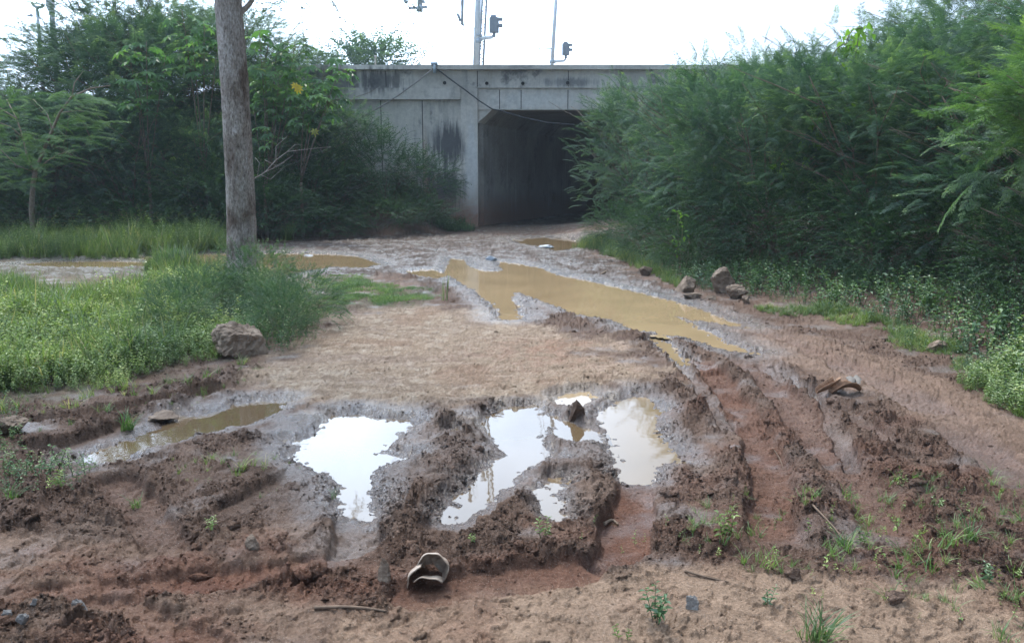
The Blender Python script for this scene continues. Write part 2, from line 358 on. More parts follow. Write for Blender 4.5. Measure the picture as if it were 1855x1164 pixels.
def mesh_np(name, V, Q, mat, smooth=True, attrs=None, parent=None, tri=None):
    V = np.asarray(V, np.float32); Q = np.asarray(Q, np.int32)
    me = bpy.data.meshes.new(name)
    me.vertices.add(len(V)); me.vertices.foreach_set('co', V.ravel())
    nq = len(Q); k = Q.shape[1]
    me.loops.add(nq*k); me.loops.foreach_set('vertex_index', Q.ravel())
    me.polygons.add(nq); me.polygons.foreach_set('loop_start', np.arange(nq, dtype=np.int32)*k)
    try: me.polygons.foreach_set('loop_total', np.full(nq, k, np.int32))
    except Exception: pass
    me.update(calc_edges=True)
    me.polygons.foreach_set('use_smooth', np.full(nq, bool(smooth)))
    for an, (typ, data) in (attrs or {}).items():
        at = me.attributes.new(an, typ, 'POINT')
        at.data.foreach_set('color' if typ == 'FLOAT_COLOR' else 'value', np.asarray(data, np.float32).ravel())
    me.validate(clean_customdata=False)
    if mat: me.materials.append(mat)
    o = bpy.data.objects.new(name, me); COL.objects.link(o)
    if parent: o.parent = parent
    return o

# ------------------------------------------------------------------ materials
def M(name):
    m = bpy.data.materials.new(name); m.use_nodes = True
    return m, m.node_tree.nodes, m.node_tree.links, m.node_tree.nodes['Principled BSDF']
def node(N, t, **k):
    n = N.new(t)
    for a, b in k.items():
        if a in n.inputs: n.inputs[a].default_value = b
        else: setattr(n, a, b)
    return n
def noise(N, L, scale, detail=5, rough=.55, vec=None):
    n = N.new('ShaderNodeTexNoise'); n.inputs['Scale'].default_value = scale
    n.inputs['Detail'].default_value = detail; n.inputs['Roughness'].default_value = rough
    if vec is not None: L.new(vec, n.inputs['Vector'])
    return n.outputs['Fac']
def ramp(N, L, fac, pts):
    r = N.new('ShaderNodeValToRGB'); L.new(fac, r.inputs['Fac']); e = r.color_ramp.elements
    while len(e) < len(pts): e.new(.5)
    for k, (p, c) in enumerate(pts): e[k].position = p; e[k].color = (*c, 1) if len(c) == 3 else c
    return r.outputs['Color']
def mixrgb(N, L, fac, a, b, mode='MIX'):
    m = N.new('ShaderNodeMix'); m.data_type = 'RGBA'; m.blend_type = mode
    for s, v in (('Factor', fac), ('A', a), ('B', b)):
        if hasattr(v, 'links'): L.new(v, m.inputs[s])
        elif s == 'Factor': m.inputs[s].default_value = v
        else: m.inputs[s].default_value = (*v, 1)
    return m.outputs['Result']
def bump(N, L, h, strength, dist, nrm=None):
    b = N.new('ShaderNodeBump'); b.inputs['Strength'].default_value = strength; b.inputs['Distance'].default_value = dist
    L.new(h, b.inputs['Height'])
    if nrm is not None: L.new(nrm, b.inputs['Normal'])
    return b.outputs['Normal']
def mrange(N, L, v, a, b, c, d):
    m = N.new('ShaderNodeMapRange'); L.new(v, m.inputs['Value'])
    for s, q in zip(('From Min', 'From Max', 'To Min', 'To Max'), (a, b, c, d)): m.inputs[s].default_value = q
    return m.outputs['Result']

def mat_ground():
    m, N, L, B = M('mud')
    a = N.new('ShaderNodeAttribute'); a.attribute_name = 'col'
    wv = N.new('ShaderNodeAttribute'); wv.attribute_name = 'wet'
    g = N.new('ShaderNodeNewGeometry').outputs['Position']
    f1 = noise(N, L, 60, 6, .7, g); f2 = noise(N, L, 9, 6, .6, g); f3 = noise(N, L, 260, 3, .6, g)
    c = mixrgb(N, L, 1.0, a.outputs['Color'], ramp(N, L, f1, [(.25, (.62,.60,.58)), (.5, (1,1,1)), (.75, (1.32,1.30,1.28))]), 'MULTIPLY')
    c = mixrgb(N, L, 1.0, c, ramp(N, L, f2, [(.3, (.85,.82,.80)), (.7, (1.12,1.12,1.12))]), 'MULTIPLY')
    # small pale grit
    v = N.new('ShaderNodeTexVoronoi'); v.inputs['Scale'].default_value = 95; L.new(g, v.inputs['Vector'])
    gt = mrange(N, L, v.outputs['Distance'], .10, .2, .55, 0)
    c = mixrgb(N, L, gt, c, (.42, .36, .30))
    L.new(c, B.inputs['Base Color'])
    r = N.new('ShaderNodeMath'); r.operation = 'MULTIPLY_ADD'; L.new(wv.outputs['Fac'], r.inputs[0]); r.inputs[1].default_value = -.66; r.inputs[2].default_value = .84
    r2 = N.new('ShaderNodeMath'); r2.operation = 'MULTIPLY_ADD'; f4 = noise(N, L, 28, 5, .7, g); L.new(f4, r2.inputs[0]); r2.inputs[1].default_value = .5; L.new(r.outputs[0], r2.inputs[2])
    r3 = N.new('ShaderNodeMath'); r3.operation = 'SUBTRACT'; r3.use_clamp = True; L.new(r2.outputs[0], r3.inputs[0]); r3.inputs[1].default_value = .27
    L.new(r3.outputs[0], B.inputs['Roughness'])
    sp = mrange(N, L, wv.outputs['Fac'], 0, 1, .12, .75); L.new(sp, B.inputs['Specular IOR Level'])
    bs = mrange(N, L, wv.outputs['Fac'], 0, 1, 1.0, .75)
    b1 = N.new('ShaderNodeBump'); L.new(f1, b1.inputs['Height']); b1.inputs['Distance'].default_value = .03; L.new(bs, b1.inputs['Strength'])
    b2 = N.new('ShaderNodeBump'); L.new(f3, b2.inputs['Height']); b2.inputs['Distance'].default_value = .005; L.new(bs, b2.inputs['Strength']); L.new(b1.outputs['Normal'], b2.inputs['Normal'])
    L.new(b2.outputs['Normal'], B.inputs['Normal'])
    return m
def mat_water(name, col, bumpd):
    m, N, L, B = M(name)
    g = N.new('ShaderNodeNewGeometry').outputs['Position']
    f = noise(N, L, 1.2, 4, .5, g)
    c = mixrgb(N, L, mrange(N, L, f, .35, .65, 0, 1), col, tuple(k*.82 for k in col))
    L.new(c, B.inputs['Base Color'])
    B.inputs['Roughness'].default_value = .02; B.inputs['IOR'].default_value = 1.33; B.inputs['Specular IOR Level'].default_value = .5
    f2 = noise(N, L, 14, 2, .5, g)
    L.new(bump(N, L, f2, .25, bumpd), B.inputs['Normal'])
    return m
def mat_leaf(name, cols, trans=.35, rough=.5, gl=.03):
    """cols: ramp over the per-leaf 'tint' attribute"""
    m, N, L, B = M(name); N.remove(B); out = N['Material Output']
    a = N.new('ShaderNodeAttribute'); a.attribute_name = 'tint'
    g = N.new('ShaderNodeTexCoord').outputs['Object']
    oi = N.new('ShaderNodeObjectInfo').outputs['Random']
    c = ramp(N, L, a.outputs['Fac'], cols)
    c = mixrgb(N, L, 1.0, c, ramp(N, L, noise(N, L, 1.4, 4, .6, g), [(.32, (.60,.68,.78)), (.68, (1.42,1.30,1.0))]), 'MULTIPLY')
    c = mixrgb(N, L, 1.0, c, ramp(N, L, oi, [(0, (.85,.9,.95)), (1, (1.12,1.08,1.0))]), 'MULTIPLY')
    d = N.new('ShaderNodeBsdfDiffuse'); t = N.new('ShaderNodeBsdfTranslucent'); gs = N.new('ShaderNodeBsdfGlossy')
    gs.inputs['Roughness'].default_value = rough; gs.inputs['Color'].default_value = (1, 1, 1, 1)
    L.new(c, d.inputs['Color']); L.new(mixrgb(N, L, 1.0, c, (1.15, 1.2, .7), 'MULTIPLY'), t.inputs['Color'])
    m1 = N.new('ShaderNodeMixShader'); m1.inputs[0].default_value = trans; L.new(d.outputs[0], m1.inputs[1]); L.new(t.outputs[0], m1.inputs[2])
    m2 = N.new('ShaderNodeMixShader'); m2.inputs[0].default_value = gl; L.new(m1.outputs[0], m2.inputs[1]); L.new(gs.outputs[0], m2.inputs[2])
    L.new(m2.outputs[0], out.inputs['Surface'])
    return m
def mat_simple(name, cols, scale=8, rough=.8, bmp=.3, bd=.01, stretch=(1,1,1), metal=0):
    m, N, L, B = M(name)
    mp = N.new('ShaderNodeMapping'); mp.inputs['Scale'].default_value = stretch
    L.new(N.new('ShaderNodeTexCoord').outputs['Object'], mp.inputs['Vector'])
    f = noise(N, L, scale, 6, .62, mp.outputs['Vector'])
    L.new(ramp(N, L, f, [(.28+.44*k/(max(1, len(cols)-1)), c) for k, c in enumerate(cols)]), B.inputs['Base Color'])
    B.inputs['Roughness'].default_value = rough; B.inputs['Metallic'].default_value = metal; B.inputs['Specular IOR Level'].default_value = .12 if rough > .7 else .4
    f2 = noise(N, L, scale*4, 5, .6, mp.outputs['Vector'])
    L.new(bump(N, L, f2, bmp, bd), B.inputs['Normal'])
    return m
def mat_concrete(name, k=1.0, streak=1.0):
    m, N, L, B = M(name)
    g = N.new('ShaderNodeNewGeometry').outputs['Position']
    mp = N.new('ShaderNodeMapping'); mp.inputs['Scale'].default_value = (3.2, 3.2, .28); L.new(g, mp.inputs['Vector'])
    big = noise(N, L, .55, 5, .55, g); st_ = noise(N, L, 1.0, 6, .6, mp.outputs['Vector']); fine = noise(N, L, 9, 6, .65, g)
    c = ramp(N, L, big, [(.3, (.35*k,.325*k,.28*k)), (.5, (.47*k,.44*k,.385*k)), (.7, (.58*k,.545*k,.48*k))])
    c = mixrgb(N, L, mrange(N, L, st_,   .54, .70, 0, .5*streak), c, (.12, .12, .12))
    c = mixrgb(N, L, mrange(N, L, st_, .30, .40, .45, 0), c, (.58, .58, .55))
    # dirt blotches
    bl = noise(N, L, .9, 6, .7, g); c = mixrgb(N, L, mrange(N, L, bl, .56, .66, 0, .75*streak), c, (.085, .09, .095))
    # big dark damp stains and pale washed panels where the photo has them
    sp = N.new('ShaderNodeSeparateXYZ'); L.new(g, sp.inputs[0])
    nz_ = noise(N, L, 2.2, 6, .7, mp.outputs['Vector'])
    for (px, py, rx, rz, colr, am) in ((812, 262, .55, .75, (.07,.075,.08), .9), (800, 345, .8, .8, (.06,.065,.07), .9), (690, 148, .9, .4, (.09,.09,.09), .8), (600, 150, .8, .6, (.10,.10,.10), .7), (690, 220, 1.6, .6, (.62,.58,.50), .7), (735, 205, 1.2, .35, (.60,.56,.47), .6), (970, 182, 1.6, .25, (.60,.60,.56), .5), (1030, 150, .9, .15, (.12,.13,.14), .6), (855, 300, .2, 1.6, (.60,.62,.62), .5), (770, 320, .1, 1.6, (.34,.24,.16), .6)):
        X_, _, Z_ = W(px, py, CORR)
        vs = N.new('ShaderNodeVectorMath'); vs.operation = 'SUBTRACT'; L.new(g, vs.inputs[0]); vs.inputs[1].default_value = (X_, CORR, Z_)
        vm = N.new('ShaderNodeVectorMath'); vm.operation = 'MULTIPLY'; L.new(vs.outputs[0], vm.inputs[0]); vm.inputs[1].default_value = (1/rx, 0, 1/rz)
        vl = N.new('ShaderNodeVectorMath'); vl.operation = 'LENGTH'; L.new(vm.outputs[0], vl.inputs[0])
        ad = N.new('ShaderNodeMath'); ad.operation = 'MULTIPLY_ADD'; L.new(nz_, ad.inputs[0]); ad.inputs[1].default_value = 2.6; L.new(vl.outputs['Value'], ad.inputs[2])
        c = mixrgb(N, L, mrange(N, L, ad.outputs[0], 1.9, 2.5, am, 0), c, colr)
    # black algae washed down from the coping
    sx = N.new('ShaderNodeSeparateXYZ'); L.new(g, sx.inputs[0])
    hz = N.new('ShaderNodeMath'); hz.operation = 'MULTIPLY_ADD'; L.new(st_, hz.inputs[0]); hz.inputs[1].default_value = 2.2; L.new(sx.outputs['Z'], hz.inputs[2])
    c = mixrgb(N, L, mrange(N, L, hz.outputs[0], 6.4, 7.2, 0, .22*streak), c, (.10, .105, .11))
    # red earth splashed on the foot
    hf = N.new('ShaderNodeMath'); hf.operation = 'MULTIPLY_ADD'; L.new(fine, hf.inputs[0]); hf.inputs[1].default_value = -1.3; L.new(sx.outputs['Z'], hf.inputs[2])
    c = mixrgb(N, L, mrange(N, L, hf.outputs[0], -.4, .55, .85, 0), c, (.24, .115, .07))
    c = mixrgb(N, L, 1.0, c, ramp(N, L, fine, [(.3, (.85,.85,.85)), (.7, (1.12,1.12,1.12))]), 'MULTIPLY')
    L.new(c, B.inputs['Base Color']); B.inputs['Roughness'].default_value = .88; B.inputs['Specular IOR Level'].default_value = .2
    L.new(bump(N, L, fine, .35, .02), B.inputs['Normal'])
    return m
def mat_bark():
    m, N, L, B = M('bark')
    mp = N.new('ShaderNodeMapping'); mp.inputs['Scale'].default_value = (1, 1, .45)
    L.new(N.new('ShaderNodeTexCoord').outputs['Object'], mp.inputs['Vector'])
    f = noise(N, L, 38, 7, .72, mp.outputs['Vector']); g = noise(N, L, 3, 4, .6, mp.outputs['Vector']); q = noise(N, L, 90, 4, .7, mp.outputs['Vector'])
    c = ramp(N, L, f, [(.30, (.06,.045,.036)), (.42, (.25,.215,.185)), (.58, (.43,.385,.345)), (.72, (.60,.56,.52))])
    c = mixrgb(N, L, 1.0, c, ramp(N, L, g, [(.36, (.42,.34,.29)), (.5, (.9,.86,.82)), (.66, (1.25,1.25,1.25))]), 'MULTIPLY')
    L.new(c, B.inputs['Base Color']); B.inputs['Roughness'].default_value = .9; B.inputs['Specular IOR Level'].default_value = .15
    n1 = bump(N, L, f, 1.0, .03); L.new(bump(N, L, q, .7, .008, n1), B.inputs['Normal'])
    return m
MG = mat_ground()
M_TWIG = mat_simple('twig_bark', [(.10,.075,.055), (.22,.175,.13)], 30, .9)
M_STEM = mat_simple('green_stem', [(.10,.12,.05), (.17,.17,.08)], 30, .7)
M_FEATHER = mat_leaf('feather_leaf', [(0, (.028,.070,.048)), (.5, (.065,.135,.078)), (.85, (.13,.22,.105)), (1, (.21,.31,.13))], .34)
M_FEATHER2 = mat_leaf('pale_feather_leaf', [(0, (.05,.11,.045)), (.5, (.085,.17,.055)), (1, (.17,.28,.08))], .42)
M_BROAD = mat_leaf('broad_leaf', [(0, (.022,.058,.026)), (.6, (.045,.105,.040)), (1, (.10,.17,.06))], .3, .45, .03)
M_WEED = mat_leaf('weed_leaf', [(0, (.06,.10,.03)), (.5, (.13,.20,.052)), (.85, (.24,.32,.11)), (1, (.42,.46,.25))], .35, .45, .03)
M_WEED2 = mat_leaf('dull_weed_leaf', [(0, (.035,.085,.035)), (.5, (.07,.14,.055)), (.85, (.13,.21,.09)), (1, (.30,.35,.20))], .3, .45, .035)
M_GRASS = mat_leaf('grass_blade', [(0, (.055,.095,.035)), (.5, (.105,.17,.055)), (.85, (.18,.25,.09)), (1, (.33,.30,.17))], .4)
M_LAWN = mat_leaf('lawn_blade', [(0, (.055,.11,.035)), (.6, (.105,.19,.06)), (1, (.20,.27,.10))], .35)
M_CASTOR = mat_leaf('castor_leaf', [(0, (.05,.13,.05)), (.6, (.10,.21,.07)), (.88, (.17,.29,.08)), (.95, (.50,.42,.06)), (1, (.60,.45,.06))], .45, .45, .035)
M_VINE = mat_leaf('vine_leaf', [(0, (.08,.19,.03)), (1, (.19,.34,.05))], .5, .45, .03)
M_BARK = mat_bark()
M_ROCK = mat_simple('rock', [(.11,.075,.052), (.22,.16,.115), (.34,.26,.19)], 5, .9, .8, .03)
M_GREY = mat_simple('grey_stone', [(.10,.082,.07), (.21,.19,.17), (.32,.30,.28)], 9, .8, .5, .01)
M_DARKROCK = mat_simple('mud_coated_rock', [(.11,.078,.056), (.20,.145,.105)], 6, .85, .6, .02)
M_CLOD = mat_simple('mud_clod', [(.080,.048,.033), (.125,.079,.055), (.19,.128,.092)], 14, .8, 1.0, .012)
M_CONC = mat_concrete('weathered_concrete', 1.1); M_CONC2 = mat_concrete('pale_concrete', 1.12, .45)
M_CONC3 = mat_concrete('shaded_tunnel_concrete', .72, .6)  # darker copy of the concrete, interior shade put into its tone
M_DARK = mat_simple('drain_dark', [(.02,.02,.02), (.04,.04,.04)], 9)
M_WHITE = mat_simple('galvanised_white', [(.62,.67,.70), (.74,.78,.80)], 9, .5, .1)
M_STEEL = mat_simple('grey_steel', [(.34,.40,.45), (.46,.52,.56)], 9, .5, .1, metal=0)
M_HAZED_BLACK = mat_simple('hazed_black', [(.20,.23,.26), (.27,.30,.33)], 9, .5, .1)  # black lifted to blue-grey, distance haze put into the colour
M_CABLE = mat_simple('cable', [(.03,.03,.032), (.07,.07,.07)], 9, .6)
M_ROPE = mat_simple('old_rope', [(.20,.18,.16), (.32,.30,.27)], 30, .9)
M_SHELL = mat_simple('muddy_plastic', [(.16,.11,.08), (.30,.225,.165), (.44,.36,.28)], 22, .6, .3, .004)
M_DRY = mat_simple('dry_brown_husk', [(.10,.055,.035), (.22,.125,.075), (.30,.19,.12)], 20, .8, .4, .004, (1, 6, 1))
M_DRYG = mat_simple('dry_grey_husk', [(.10,.085,.072), (.19,.165,.14)], 20, .8, .4, .004, (1, 6, 1))
M_STRAW = mat_simple('dry_stick', [(.09,.06,.042), (.19,.13,.09)], 20, .9)

# ------------------------------------------------------------------ ground sheet
def build_ground():
    e = .6; a, b = .55**-e, 46**-e
    yf = (a+(b-a)*np.linspace(0, 1, 1150))**(-1/e)
    ys = np.concatenate([-np.geomspace(80, .6, 20)+.3, [-.1, .2, .4], yf, np.geomspace(50, 600, 20)])
    sf = np.linspace(-.66, .66, 1180)
    so = np.geomspace(.665, 1.6, 70); so2 = np.geomspace(1.75, 5, 8)
    ss = np.concatenate([-so2[::-1], -so[::-1], sf, so, so2])
    cw = np.maximum(ys, 0)+.55
    X = ss[None, :]*cw[:, None]; Y = np.repeat(ys[:, None], len(ss), 1)
    x, y = X.ravel(), Y.ravel()
    h = np.zeros(x.size); c = np.zeros((x.size, 3)); wt = np.zeros(x.size)
    for k in range(0, x.size, 200000):
        s = slice(k, k+200000); h[s], c[s], wt[s], _ = ground(x[s], y[s])
    nr, nc = X.shape
    ax = .014*np.clip(1.3-y/14, 0, 1)*(y > 1)
    q = h*22
    x0, y0 = x.copy(), y.copy()
    x = x0+ax*fbm(x0*16+q, y0*16-q*.7, 3, 401, .6); y = y0+ax*fbm(x0*16-q+9, y0*16+q*.6, 3, 411, .6)
    i = np.arange(nr*nc).reshape(nr, nc)
    Q = np.stack([i[:-1,:-1], i[:-1,1:], i[1:,1:], i[1:,:-1]], -1).reshape(-1, 4)
    o = mesh_np('ground', np.stack([x, y, h], 1), Q, MG, True,
                {'col': ('FLOAT_COLOR', np.concatenate([c, np.ones((len(c), 1))], 1)), 'wet': ('FLOAT', wt)})
    o['kind'] = 'structure'
build_ground()
def gz(x, y):
    h, _, _, _ = ground(np.array([x], float), np.array([y], float)); return float(h[0])
def gza(x, y): return ground(x, y)[0]

# ------------------------------------------------------------------ water
def water():
    mats = {}
    for nm, z, Rr, t, pl in PUDW:
        c0 = np.array((.05, .030, .016)); c1 = np.array((.31, .215, .115))
        col = tuple(c0*(1-t)+c1*t)
        mt = mat_water('puddle_water', col, .0012 if pl[:,1].mean() < 7 else .002)
        g = .02 if pl[:,1].mean() < 8 else .06
        x0, y0 = pl.min(0)-.12; x1, y1 = pl.max(0)+.12
        nx = max(3, int((x1-x0)/g)); ny = max(3, int((y1-y0)/g))
        xs = np.linspace(x0, x1, nx+1); ys = np.linspace(y0, y1, ny+1)
        X, Y = np.meshgrid(xs, ys); 
        cx = (X[:-1,:-1]+X[1:,1:])/2; cy = (Y[:-1,:-1]+Y[1:,1:])/2
        s = polysd(cx.ravel(), cy.ravel(), pl); keep = np.nonzero(s < (.07 if g < .05 else .2))[0]
        i = np.arange((nx+1)*(ny+1)).reshape(ny+1, nx+1)
        Q = np.stack([i[:-1,:-1], i[:-1,1:], i[1:,1:], i[1:,:-1]], -1).reshape(-1, 4)[keep]
        u, inv = np.unique(Q.ravel(), return_inverse=True)
        V = np.stack([X.ravel()[u], Y.ravel()[u], np.full(len(u), z)], 1)
        o = mesh_np('puddle', V, inv.reshape(-1, 4), mt); o['kind'] = 'structure'
water()

# ------------------------------------------------------------------ generic builders
def tag(o, label=None, cat=None, group=None, kind=None):
    if label: o['label'] = label
    if cat: o['category'] = cat
    if group: o['group'] = group
    if kind: o['kind'] = kind
    return o
def empty(name, loc, label, cat, group=None):
    o = bpy.data.objects.new(name, None); COL.objects.link(o); o.location = loc; o.empty_display_size = .2
    return tag(o, label, cat, group)
def frame_of(d):
    d = d/np.linalg.norm(d); u = np.array([0, 0, 1.]) if abs(d[2]) < .95 else np.array([1., 0, 0])
    a = np.cross(u, d); a /= np.linalg.norm(a); return a, np.cross(d, a)
class MB:
    def __init__(s): s.V = []; s.Q = []; s.n = 0; s.T = []
    def add(s, V, Q, t=.5):
        V = np.asarray(V, float); s.V.append(V); s.Q.append(np.asarray(Q)+s.n); s.n += len(V)
        s.T.append(np.full(len(V), t) if np.isscalar(t) else np.asarray(t)); return s
    def box(s, c, d, rz=0, taper=1.0, bev=.0):
        x, y, z = [k/2 for k in d]
        if bev > 0:
            b = bev
            ring = [(x-b, y), (x, y-b), (x, -y+b), (x-b, -y), (-x+b, -y), (-x, -y+b), (-x, y-b), (-x+b, y)]
            V = []; lv = [(-z, 0), (z, 0)]
            for zz, _ in lv: V += [(a, q, zz) for a, q in ring]
            V += [(0, 0, -z), (0, 0, z)]
            Q = [(i, i+8, (i+1) % 8+8, (i+1) % 8) for i in range(8)]
            Q += [(16, (2*i) % 8, (2*i+1) % 8, (2*i+2) % 8) for i in range(4)] + [(17, (2*i+2) % 8+8, (2*i+1) % 8+8, (2*i) % 8+8) for i in range(4)]
        else:
            V = [(-x,-y,-z),(x,-y,-z),(x,y,-z),(-x,y,-z),(-x*taper,-y*taper,z),(x*taper,-y*taper,z),(x*taper,y*taper,z),(-x*taper,y*taper,z)]
            Q = [(0,3,2,1),(4,5,6,7),(0,1,5,4),(1,2,6,5),(2,3,7,6),(3,0,4,7)]
        V = np.array(V); cs, sn = math.cos(rz), math.sin(rz)
        V = np.stack([V[:,0]*cs-V[:,1]*sn, V[:,0]*sn+V[:,1]*cs, V[:,2]], 1)+np.array(c)
        return s.add(V, Q)
    def tube(s, pts, rad, n=8, t=.5, cap=True):
        pts = np.asarray(pts, float); rad = np.broadcast_to(np.asarray(rad, float), (len(pts),))
        V = []; A = np.arange(n)/n*2*PI
        for k in range(len(pts)):
            d = pts[min(k+1, len(pts)-1)]-pts[max(k-1, 0)]
            if np.linalg.norm(d) < 1e-9: d = np.array([0, 0, 1.])
            a, b = frame_of(d)
            if k and np.dot(a, pa) < 0: pass
            pa = a
            V.append(pts[k]+rad[k]*(np.cos(A)[:, None]*a+np.sin(A)[:, None]*b))
        V = np.concatenate(V); Q = []
        for k in range(len(pts)-1):
            for i in range(n):
                j = (i+1) % n; Q.append((k*n+i, k*n+j, (k+1)*n+j, (k+1)*n+i))
        if cap:
            c0 = len(V); V = np.concatenate([V, pts[:1], pts[-1:]]); o = (len(pts)-1)*n
            for i in range(0, n, 2):
                Q.append((c0, (i+2) % n, i+1, i)); Q.append((c0+1, o+i, o+i+1, o+(i+2) % n))
        return s.add(V, Q, t)
    def build(s, name, mat, parent=None, smooth=True, loc=None, kind=None):
        V = np.concatenate(s.V); Q = np.concatenate(s.Q)
        if loc is not None: V = V-np.array(loc)
        o = mesh_np(name, V, Q, mat, smooth, {'tint': ('FLOAT', np.concatenate(s.T))}, parent)
        if loc is not None and parent is None: o.location = loc
        return o

# templates are (V, Q, T) with quads; instances are placed by matrices
def inst(templates, pos, X, Z, scale, tjit=.0, tbase=None):
    """X: local x direction, Z: approx up; returns V,Q,T arrays"""
    pos = np.asarray(pos, float); n = len(pos)
    X = X/np.linalg.norm(X, axis=1, keepdims=True)
    Yv = np.cross(Z, X); ln = np.linalg.norm(Yv, axis=1, keepdims=True); Yv = Yv/np.maximum(ln, 1e-6)
    Zv = np.cross(X, Yv); ch = rng.integers(0, len(templates), n)
    Vs, Qs, Ts = [], [], []; off = 0; inst.order = []
    for k, (V, Q, T) in enumerate(templates):
        i = np.nonzero(ch == k)[0]
        if not len(i): continue
        inst.order.append((i, len(V)))
        A = np.stack([X[i], Yv[i], Zv[i]], 2)*np.asarray(scale)[i][:, None, None]
        v = np.einsum('nij,mj->nmi', A, V)+pos[i][:, None, :]
        Vs.append(v.reshape(-1, 3)); q = Q[None]+(np.arange(len(i))*len(V))[:, None, None]
        Qs.append(q.reshape(-1, 4)+off); off += len(i)*len(V)
        tb = np.zeros(len(i)) if tbase is None else np.asarray(tbase)[i]
        Ts.append(np.clip(T[None]+(tb+rng.normal(0, tjit, len(i)))[:, None], 0, 1).ravel())
    return np.concatenate(Vs), np.concatenate(Qs), np.concatenate(Ts)
def leafquad(L, wd, fold=.15, droop=.1):
    V = np.array([(0, 0, 0), (L*.45, wd/2, fold*wd), (L, 0, -droop*L), (L*.45, -wd/2, fold*wd)]); return V
def feather_template(L=.7, nl=20, leafL=.11, seed=0, npin=5, wd=.011, t0=.5):
    """a drooping twig set with bipinnate feathery leaves"""
    r = np.random.default_rng(seed); m = MB()
    ts = np.linspace(0, 1, 7); pts = np.stack([L*ts, .05*L*np.sin(ts*4+seed), .14*L*ts-.26*L*ts**2.2], 1)
    m.tube(pts, np.linspace(.0045, .0015, 7), 4, .3, False)
    for k in range(nl):
        t = (k+1)/nl; p = np.array([np.interp(t, ts, pts[:, j]) for j in range(3)])
        side = 1 if k % 2 else -1; an = side*R(r.uniform(40, 75))*(1-.5*(t > .93))
        d = np.array([math.cos(an), math.sin(an), r.uniform(-.15, .3)]); ll = leafL*(1-.45*t**2)*r.uniform(.75, 1.2)
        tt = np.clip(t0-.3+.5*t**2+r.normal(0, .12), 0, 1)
        a, b = frame_of(d); 
        for q in range(npin):
            u = (q+1)/npin; base = p+d*ll*u+np.array([0, 0, -.35*ll*u*u])
            for sgn in ((1, -1) if q < npin-1 else (0,)):
                dd = d*(.65 if sgn else 1)+sgn*a*.85+np.array([0, 0, r.uniform(-.35, .1)-.25*u]); dd /= np.linalg.norm(dd)
                pl = ll*.42*(1-.35*abs(u-.5)); nn = np.cross(dd, np.array([0, 0, 1.])+r.normal(0, .35, 3)); nn /= np.linalg.norm(nn)
                m.add([base, base+dd*pl*.5+nn*wd*.6, base+dd*pl+np.array([0, 0, -.1*pl]), base+dd*pl*.5-nn*wd*.6], [(0, 1, 2, 3)], tt)
    return np.concatenate(m.V), np.concatenate(m.Q), np.concatenate(m.T)
def leafy_template(L=.5, nl=14, leafL=.06, wd=.028, seed=0, up=.0, t0=.4):
    r = np.random.default_rng(seed); m = MB()
    ts = np.linspace(0, 1, 6); pts = np.stack([L*ts, .06*L*np.sin(ts*5+seed), (.25+up)*L*ts-.35*L*ts**2], 1)
    m.tube(pts, np.linspace(.004, .0015, 6), 4, .2, False)
    for k in range(nl):
        t = (k+1)/nl; p = np.array([np.interp(t, ts, pts[:, j]) for j in range(3)])
        an = (1 if k % 2 else -1)*R(r.uniform(35, 90)); ll = leafL*r.uniform(.6, 1.2)
        d = np.array([math.cos(an), math.sin(an), r.uniform(-.4, .5)]); d /= np.linalg.norm(d)
        s = np.cross(d, np.array([0, 0, 1])+r.normal(0, .35, 3)); s /= np.linalg.norm(s); up_ = np.cross(s, d)
        w2 = wd*.5*ll/leafL
        m.add([p, p+d*ll*.4+s*w2+up_*w2*.3, p+d*ll-up_*ll*.12, p+d*ll*.4-s*w2+up_*w2*.3], [(0, 1, 2, 3)], np.clip(t0-.2+.4*t+r.normal(0, .15), 0, 1))
    return np.concatenate(m.V), np.concatenate(m.Q), np.concatenate(m.T)
def sprig_template(H=.3, nl=12, leafL=.04, wd=.018, seed=0, t0=.5, pale=.25, lean=.25):
    """an upright weed stem along +z (instanced with local z up)"""
    r = np.random.default_rng(seed); m = MB(); lx, ly = r.normal(0, lean, 2)
    f = lambda t: np.array([lx*H*t*t, ly*H*t*t, H*t])
    m.tube([f(t) for t in (0, .35, .7, 1)], [.0028, .0024, .0018, .001], 3, .25, False)
    for k in range(nl):
        t = .18+.82*(k+1)/nl; p = f(t); an = k*2.4+r.uniform(-.4, .4); ll = leafL*r.uniform(.6, 1.25)*(1.15-.5*t)
        d = np.array([math.cos(an), math.sin(an), r.uniform(.0, .7)]); d /= np.linalg.norm(d)
        s = np.cross(d, (0, 0, 1)); s /= np.linalg.norm(s); u = np.cross(s, d); w2 = wd*.5*ll/leafL
        tt = np.clip(t0-.25+.4*t+r.normal(0, .1)+(.45 if r.random() < pale*t else 0), 0, 1)
        m.add([p, p+d*ll*.45+s*w2+u*w2*.25, p+d*ll-np.array([0, 0, .25*ll]), p+d*ll*.45-s*w2+u*w2*.25], [(0, 1, 2, 3)], tt)
    return np.concatenate(m.V), np.concatenate(m.Q), np.concatenate(m.T)
